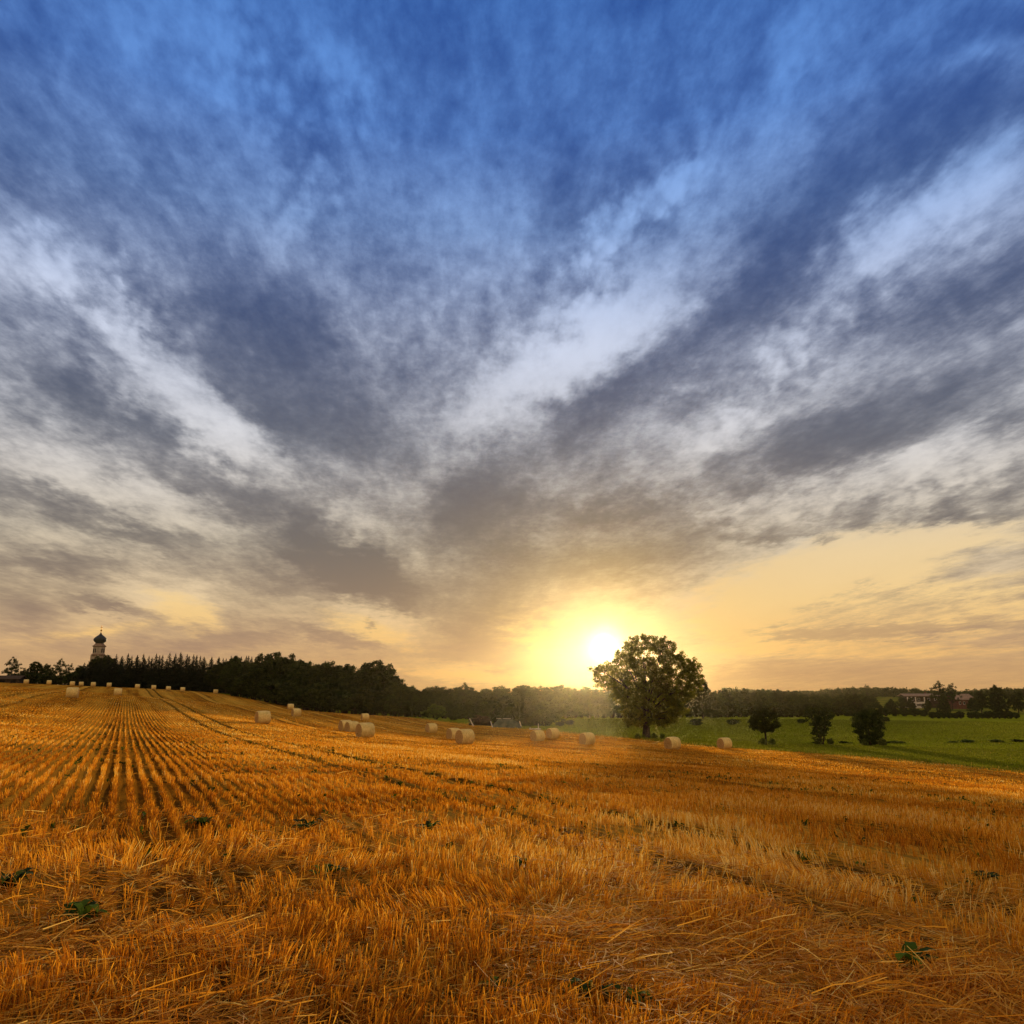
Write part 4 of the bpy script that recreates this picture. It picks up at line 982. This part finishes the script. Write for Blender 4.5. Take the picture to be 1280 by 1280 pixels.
# farmhouse with white balconies
D = 400; x = xat(1150, D, 875); g = hz(x, D); ze = zat(870, D) - g; house = empty('farmhouse', (x, D, g), R(-8))
L = 16; Wd = 9
m = MB(); gable_wall(m, (0, 0), L, Wd, -1.5, ze, .9); m.build('wall', M['wood'], house)
m = MB(); gable(m, (0, 0), L, Wd, ze + .03, .9, .9, .22); m.build('roof', M['tin'], house)
m = MB()
for k in (-7.6, -5.8, -4.0, 0.0): m.box((k, -Wd/2 - 1.6, (ze - .5) / 2 - .3), (.5, .3, ze + .2))
m.build('balcony_post', M['white'], house)
m = MB(); m.box((-3.4, -Wd/2 - 1.6, ze * .42), (9.5, .16, .9)); m.box((-3.4, -Wd/2 - .8, ze * .42 - .55), (9.5, 1.7, .16)); m.build('balcony', M['white'], house)
m = MB(); m.box((-8.5, -Wd/2 - 3.2, .35), (14, .4, 1.1)); m.build('terrace_wall', M['white'], house)
for k in (-6.7, -4.9, -2.0, 2.5, 5.5):
    f = MB().box((k, -Wd/2 - .03, ze * .72), (1.1, .1, 1.2)).build('window', M['white'], house); MB().box((k, -Wd/2 - .07, ze * .72), (.9, .08, 1.0)).build('pane', M['glass'], f)
m = MB().box((3, .8, ze + 1.2), (.7, .7, 1.4)).build('chimney', M['redwall'], house)
tag(house, 'farmhouse with pale roof and white balcony posts on the right hillside', 'house')
# red walled house
D = 380; x = xat(1199, D, 875); g = hz(x, D); ze = zat(874, D) - g; h2 = empty('village_house', (x, D, g), R(14))
m = MB(); gable_wall(m, (0, 0), 10, 7.5, -1.5, ze, 2.2); m.build('wall', M['redwall'], h2)
m = MB(); gable(m, (0, 0), 10, 7.5, ze + .03, 2.2, .6, .2); m.build('roof', M['tin'], h2)
m = MB(); m.box((2.5, -4.9, ze - 1.2), (6, 2.4, .18)); m.build('porch_roof', M['tin'], h2)
for k in (-3.2, -1.0): 
    f = MB().box((k, -3.78, ze * .6), (1.1, .1, 1.3)).build('window', M['white'], h2); MB().box((k, -3.83, ze * .6), (.9, .08, 1.1)).build('pane', M['glass'], f)
MB().box((2.6, -3.79, ze * .35), (1.1, .1, 2.1)).build('door', M['dark'], h2)
tag(h2, 'red walled house with pale sheet roof between dark trees at right', 'house')

# heap by the field edge: log pile, tarpaulin, leaning board
M['log'] = simple_mat('split_log', srgb(84,64,42), srgb(46,34,22), 3.0, .9, .4)
M['logend'] = simple_mat('cut_log_end', srgb(150,122,86), srgb(110,86,58), 6.0, .85, .2)
M['tarp'] = simple_mat('faded_tarpaulin', srgb(104,100,74), srgb(70,68,48), 1.2, .9, .5)
M['paleboard'] = simple_mat('pale_board', srgb(224,206,178), srgb(190,168,140), 3.0, .8, .1)
D = 150; x0 = xat(587, D, 905); pile = empty('log_pile', (xat(602, D, 905), D, hz(xat(602, D, 905), D)), R(-8))
rr = random.Random(9)
for k in range(34):
    t_ = k / 34; zz = .12 + 1.7 * t_ * (.75 + .25 * rr.random()); half = 2.5 * (1 - .55 * t_); L_ = rr.uniform(1.6, 3.2) * (1 - .3 * t_); rad = rr.uniform(.09, .19)
    c_ = Vector((rr.uniform(-half, half) * .7 - .3 * t_, rr.uniform(-.9, .9) * (1 - .7 * t_), zz)); a_ = rr.gauss(0, .35); tl = rr.gauss(0, .12)
    d_ = Vector((math.cos(a_), math.sin(a_), tl)) * L_ * .5
    l = MB(); l.tube([c_ - d_, c_ + Vector((0, 0, rr.uniform(-.06, .06))), c_ + d_], [rad, rad * .95, rad * .85], 8); lo_ = l.build('log', M['log'], pile)
    e = MB(); e.tube([c_ - d_ * 1.004, c_ - d_ * .99], rad * .9, 8); e.build('cut_end', M['logend'], lo_)
tag(pile, 'heap of brown logs at the top edge of the stubble', 'log pile')
bd = MB(); p0 = Vector(at(592, 907, 147)); p0.z = hz(p0.x, p0.y) - .05; p1 = Vector(at(587, 898, 147))
bd.tube([p0, p1], .11, 6); bo = bd.build('leaning_board', M['paleboard']); tag(bo, 'pale pole leaning against the left end of the log heap', 'pole')
bd = MB(); a0 = Vector(at(584, 895.5, 149.2)); a1 = Vector(at(600, 896.5, 149.2))
xb = xat(634, 147, 905); gz = hz(xb, 147); tarp = empty('tarpaulin_heap', (xb, 147, gz), R(-6))
nx, ny = 26, 14; vs = []; fs = []
for j in range(ny + 1):
    for i in range(nx + 1):
        fx = i / nx * 2 - 1; fy = j / ny * 2 - 1
        zz = 1.5 * max(0, 1 - abs(fx) ** 2.6) ** .6 * max(0, 1 - abs(fy) ** 2.2) ** .55 * (1 - .22 * fx) + .09 * math.sin(fx * 9 + fy * 4) + .06 * math.sin(fx * 21 + fy * 13)
        vs.append((fx * 2.5, fy * 1.6, max(-.1, zz - .05)))
for j in range(ny):
    for i in range(nx): a = j*(nx+1) + i; fs.append((a, a+1, a+nx+2, a+nx+1))
tm = MB().add(vs, fs); tm.build('sheet', M['tarp'], tarp, True)
MB().tube([(-2.35, -1.75, -.1), (-2.75, -1.7, 1.1)], .10, 6).build('edge_board', M['paleboard'], tarp)
MB().tube([(2.6, -1.0, .2), (2.3, -1.0, 1.1)], .09, 6).build('edge_board', M['paleboard'], tarp)
MB().box((-.6, -.2, 1.50), (2.6, .5, .07)).build('cover_board', M['paleboard'], tarp)
tag(tarp, 'grey tarpaulin covered heap beside the brown logs at the field edge', 'heap')
x = xat(673, 140, 908); ps = empty('fence_rail', (x, 140, hz(x, 140)))
MB().box((0, 0, .45), (.14, .12, 1.1)).build('post', M['paleboard'], ps); MB().box((-.55, .1, .12), (2.0, .08, .2)).build('rail', M['paleboard'], ps); MB().box((-1.4, 0, .1), (.12, .1, .5)).build('post', M['paleboard'], ps)
tag(ps, 'small pale post with a low rail under the rounded bushy tree', 'fence')

# ------------------------------------------------------------------ weeds in the foreground
M['weed'] = leaf_mat('weed_leaf', srgb(36,44,8), srgb(58,72,14), srgb(98,112,28), .3)
def weed(px, py, D, size, n, label, seed):
    x = xat(px, D, py); root = empty('weed_plant', (x, D, hz(x, D)))
    r = random.Random(seed); vs = []; fs = []; st = MB()
    for i in range(n + 8):
        a = r.random() * 6.283; L = size * r.uniform(.6, 1.1); w = L * r.uniform(.12, .2); up = r.uniform(.9, 1.9)
        d = Vector((math.cos(a), math.sin(a), 0)); s = Vector((-d.y, d.x, 0)); base = Vector((r.uniform(-.04, .04), r.uniform(-.04, .04), .02)); b = len(vs)
        for k in range(6):
            f = k / 5; c = base + d * (L * f) + Vector((0, 0, L * (up * f - .8 * up * f * f))); ww = w * math.sin(math.pi * min(.97, .08 + .9 * f)) * (1 + .15 * math.sin(k * 2 + i))
            vs += [c - s * ww + Vector((0, 0, .12 * ww)), c, c + s * ww + Vector((0, 0, .12 * ww))]
        for k in range(5):
            q = b + k * 3; fs += [(q, q+1, q+4, q+3), (q+1, q+2, q+5, q+4)]
        st.tube([base - Vector((0, 0, .03)), base + d * L * .12 + Vector((0, 0, L * .1))], size * .025, 5)
    lv = np_mesh('leaves', np.array(vs), [np.array(fs)], M['weed'], np.repeat([random.random() for _ in range(n + 8)], 18), True)
    obj('leaves', lv, root); st.build('stem', M['weed'], root); tag(root, label, 'weed', 'green weeds in the stubble')
weed(6, 1146, 7.2, .24, 14, 'bright green weed at the left edge of the foreground', 1)
weed(95, 1186, 6.3, .2, 9, 'dark broad leaved weed low in the left foreground straw', 2)
weed(735, 1246, 5.2, .17, 9, 'small dark weed at the bottom edge near the middle', 3)
weed(790, 1248, 5.15, .15, 8, 'smaller dark weed right beside the bottom middle weed', 4)
weed(1138, 1215, 6.0, .22, 10, 'dark green weed in the right foreground straw', 5)
weed(380, 1070, 11.2, .26, 9, 'dark weed standing in the stubble left of centre', 6)
weed(250, 1068, 11.0, .24, 9, 'low weed in the dark hollow of the left stubble', 7)
weed(535, 1062, 11.6, .22, 8, 'small weed in the centre of the stubble', 8)
weed(660, 1105, 9.2, .2, 8, 'grassy weed a little right of the centre foreground', 9)
weed(1230, 1098, 9.6, .26, 10, 'low green weed in the brown hollow at the right edge', 10)
weed(620, 1240, 5.3, .13, 8, 'tiny green weed left of the bottom middle weeds', 11)
weed(405, 1130, 8.2, .2, 8, 'weed half hidden by leaning stubble left of centre', 12)
# tiny weeds between the rows
wx, wy, wr = wedge(1500, 9, 45)
wu = wx * SU[0] + wy * SU[1]; k_ = (fnoise(wx, wy, .5, 71) > .56) | (np.abs(wu - 5.9) < .5) | (np.abs(wu - 7.85) < .5)
wx, wy, wr, wu = wx[k_], wy[k_], wr[k_], wu[k_]
ws = wx * SS[0] + wy * SS[1]; wu = (np.floor(wu / .25) + .5) * .25; wx = wu * SU[0] + ws * SS[0]; wy = wu * SU[1] + ws * SS[1]
C = np.stack([wx, wy, h(wx, wy) + .05], -1)
V, F, T = leaves(C, .07, 9, .065, 720)
wo = obj('weeds', np_mesh('weeds', V, [F], M['weed'], T)); tag(wo, 'low green weeds sprouting between the stubble rows', 'weeds', kind='stuff')

# ------------------------------------------------------------------ evening haze
mh, q, out = new_mat('evening_haze')
pv = q.n('ShaderNodeVolumePrincipled', ins={'Color': (1.0, .86, .55, 1), 'Density': HAZE, 'Anisotropy': .92})
q.link(pv.outputs[0], out.inputs['Volume'])
hb = MB(); zlo, zhi = -16.0, 40.0
hb.box((0, 0, (zlo + zhi) / 2), (1640, 1640, zhi - zlo)); ho = hb.build('haze', mh); ho['kind'] = 'stuff'
ho['label'] = 'thin golden evening haze over the fields and woods'; ho['category'] = 'haze'
for o in list(sc.objects):
    if o.type == 'MESH' and o.name.startswith('haze'): o.display_type = 'WIRE'
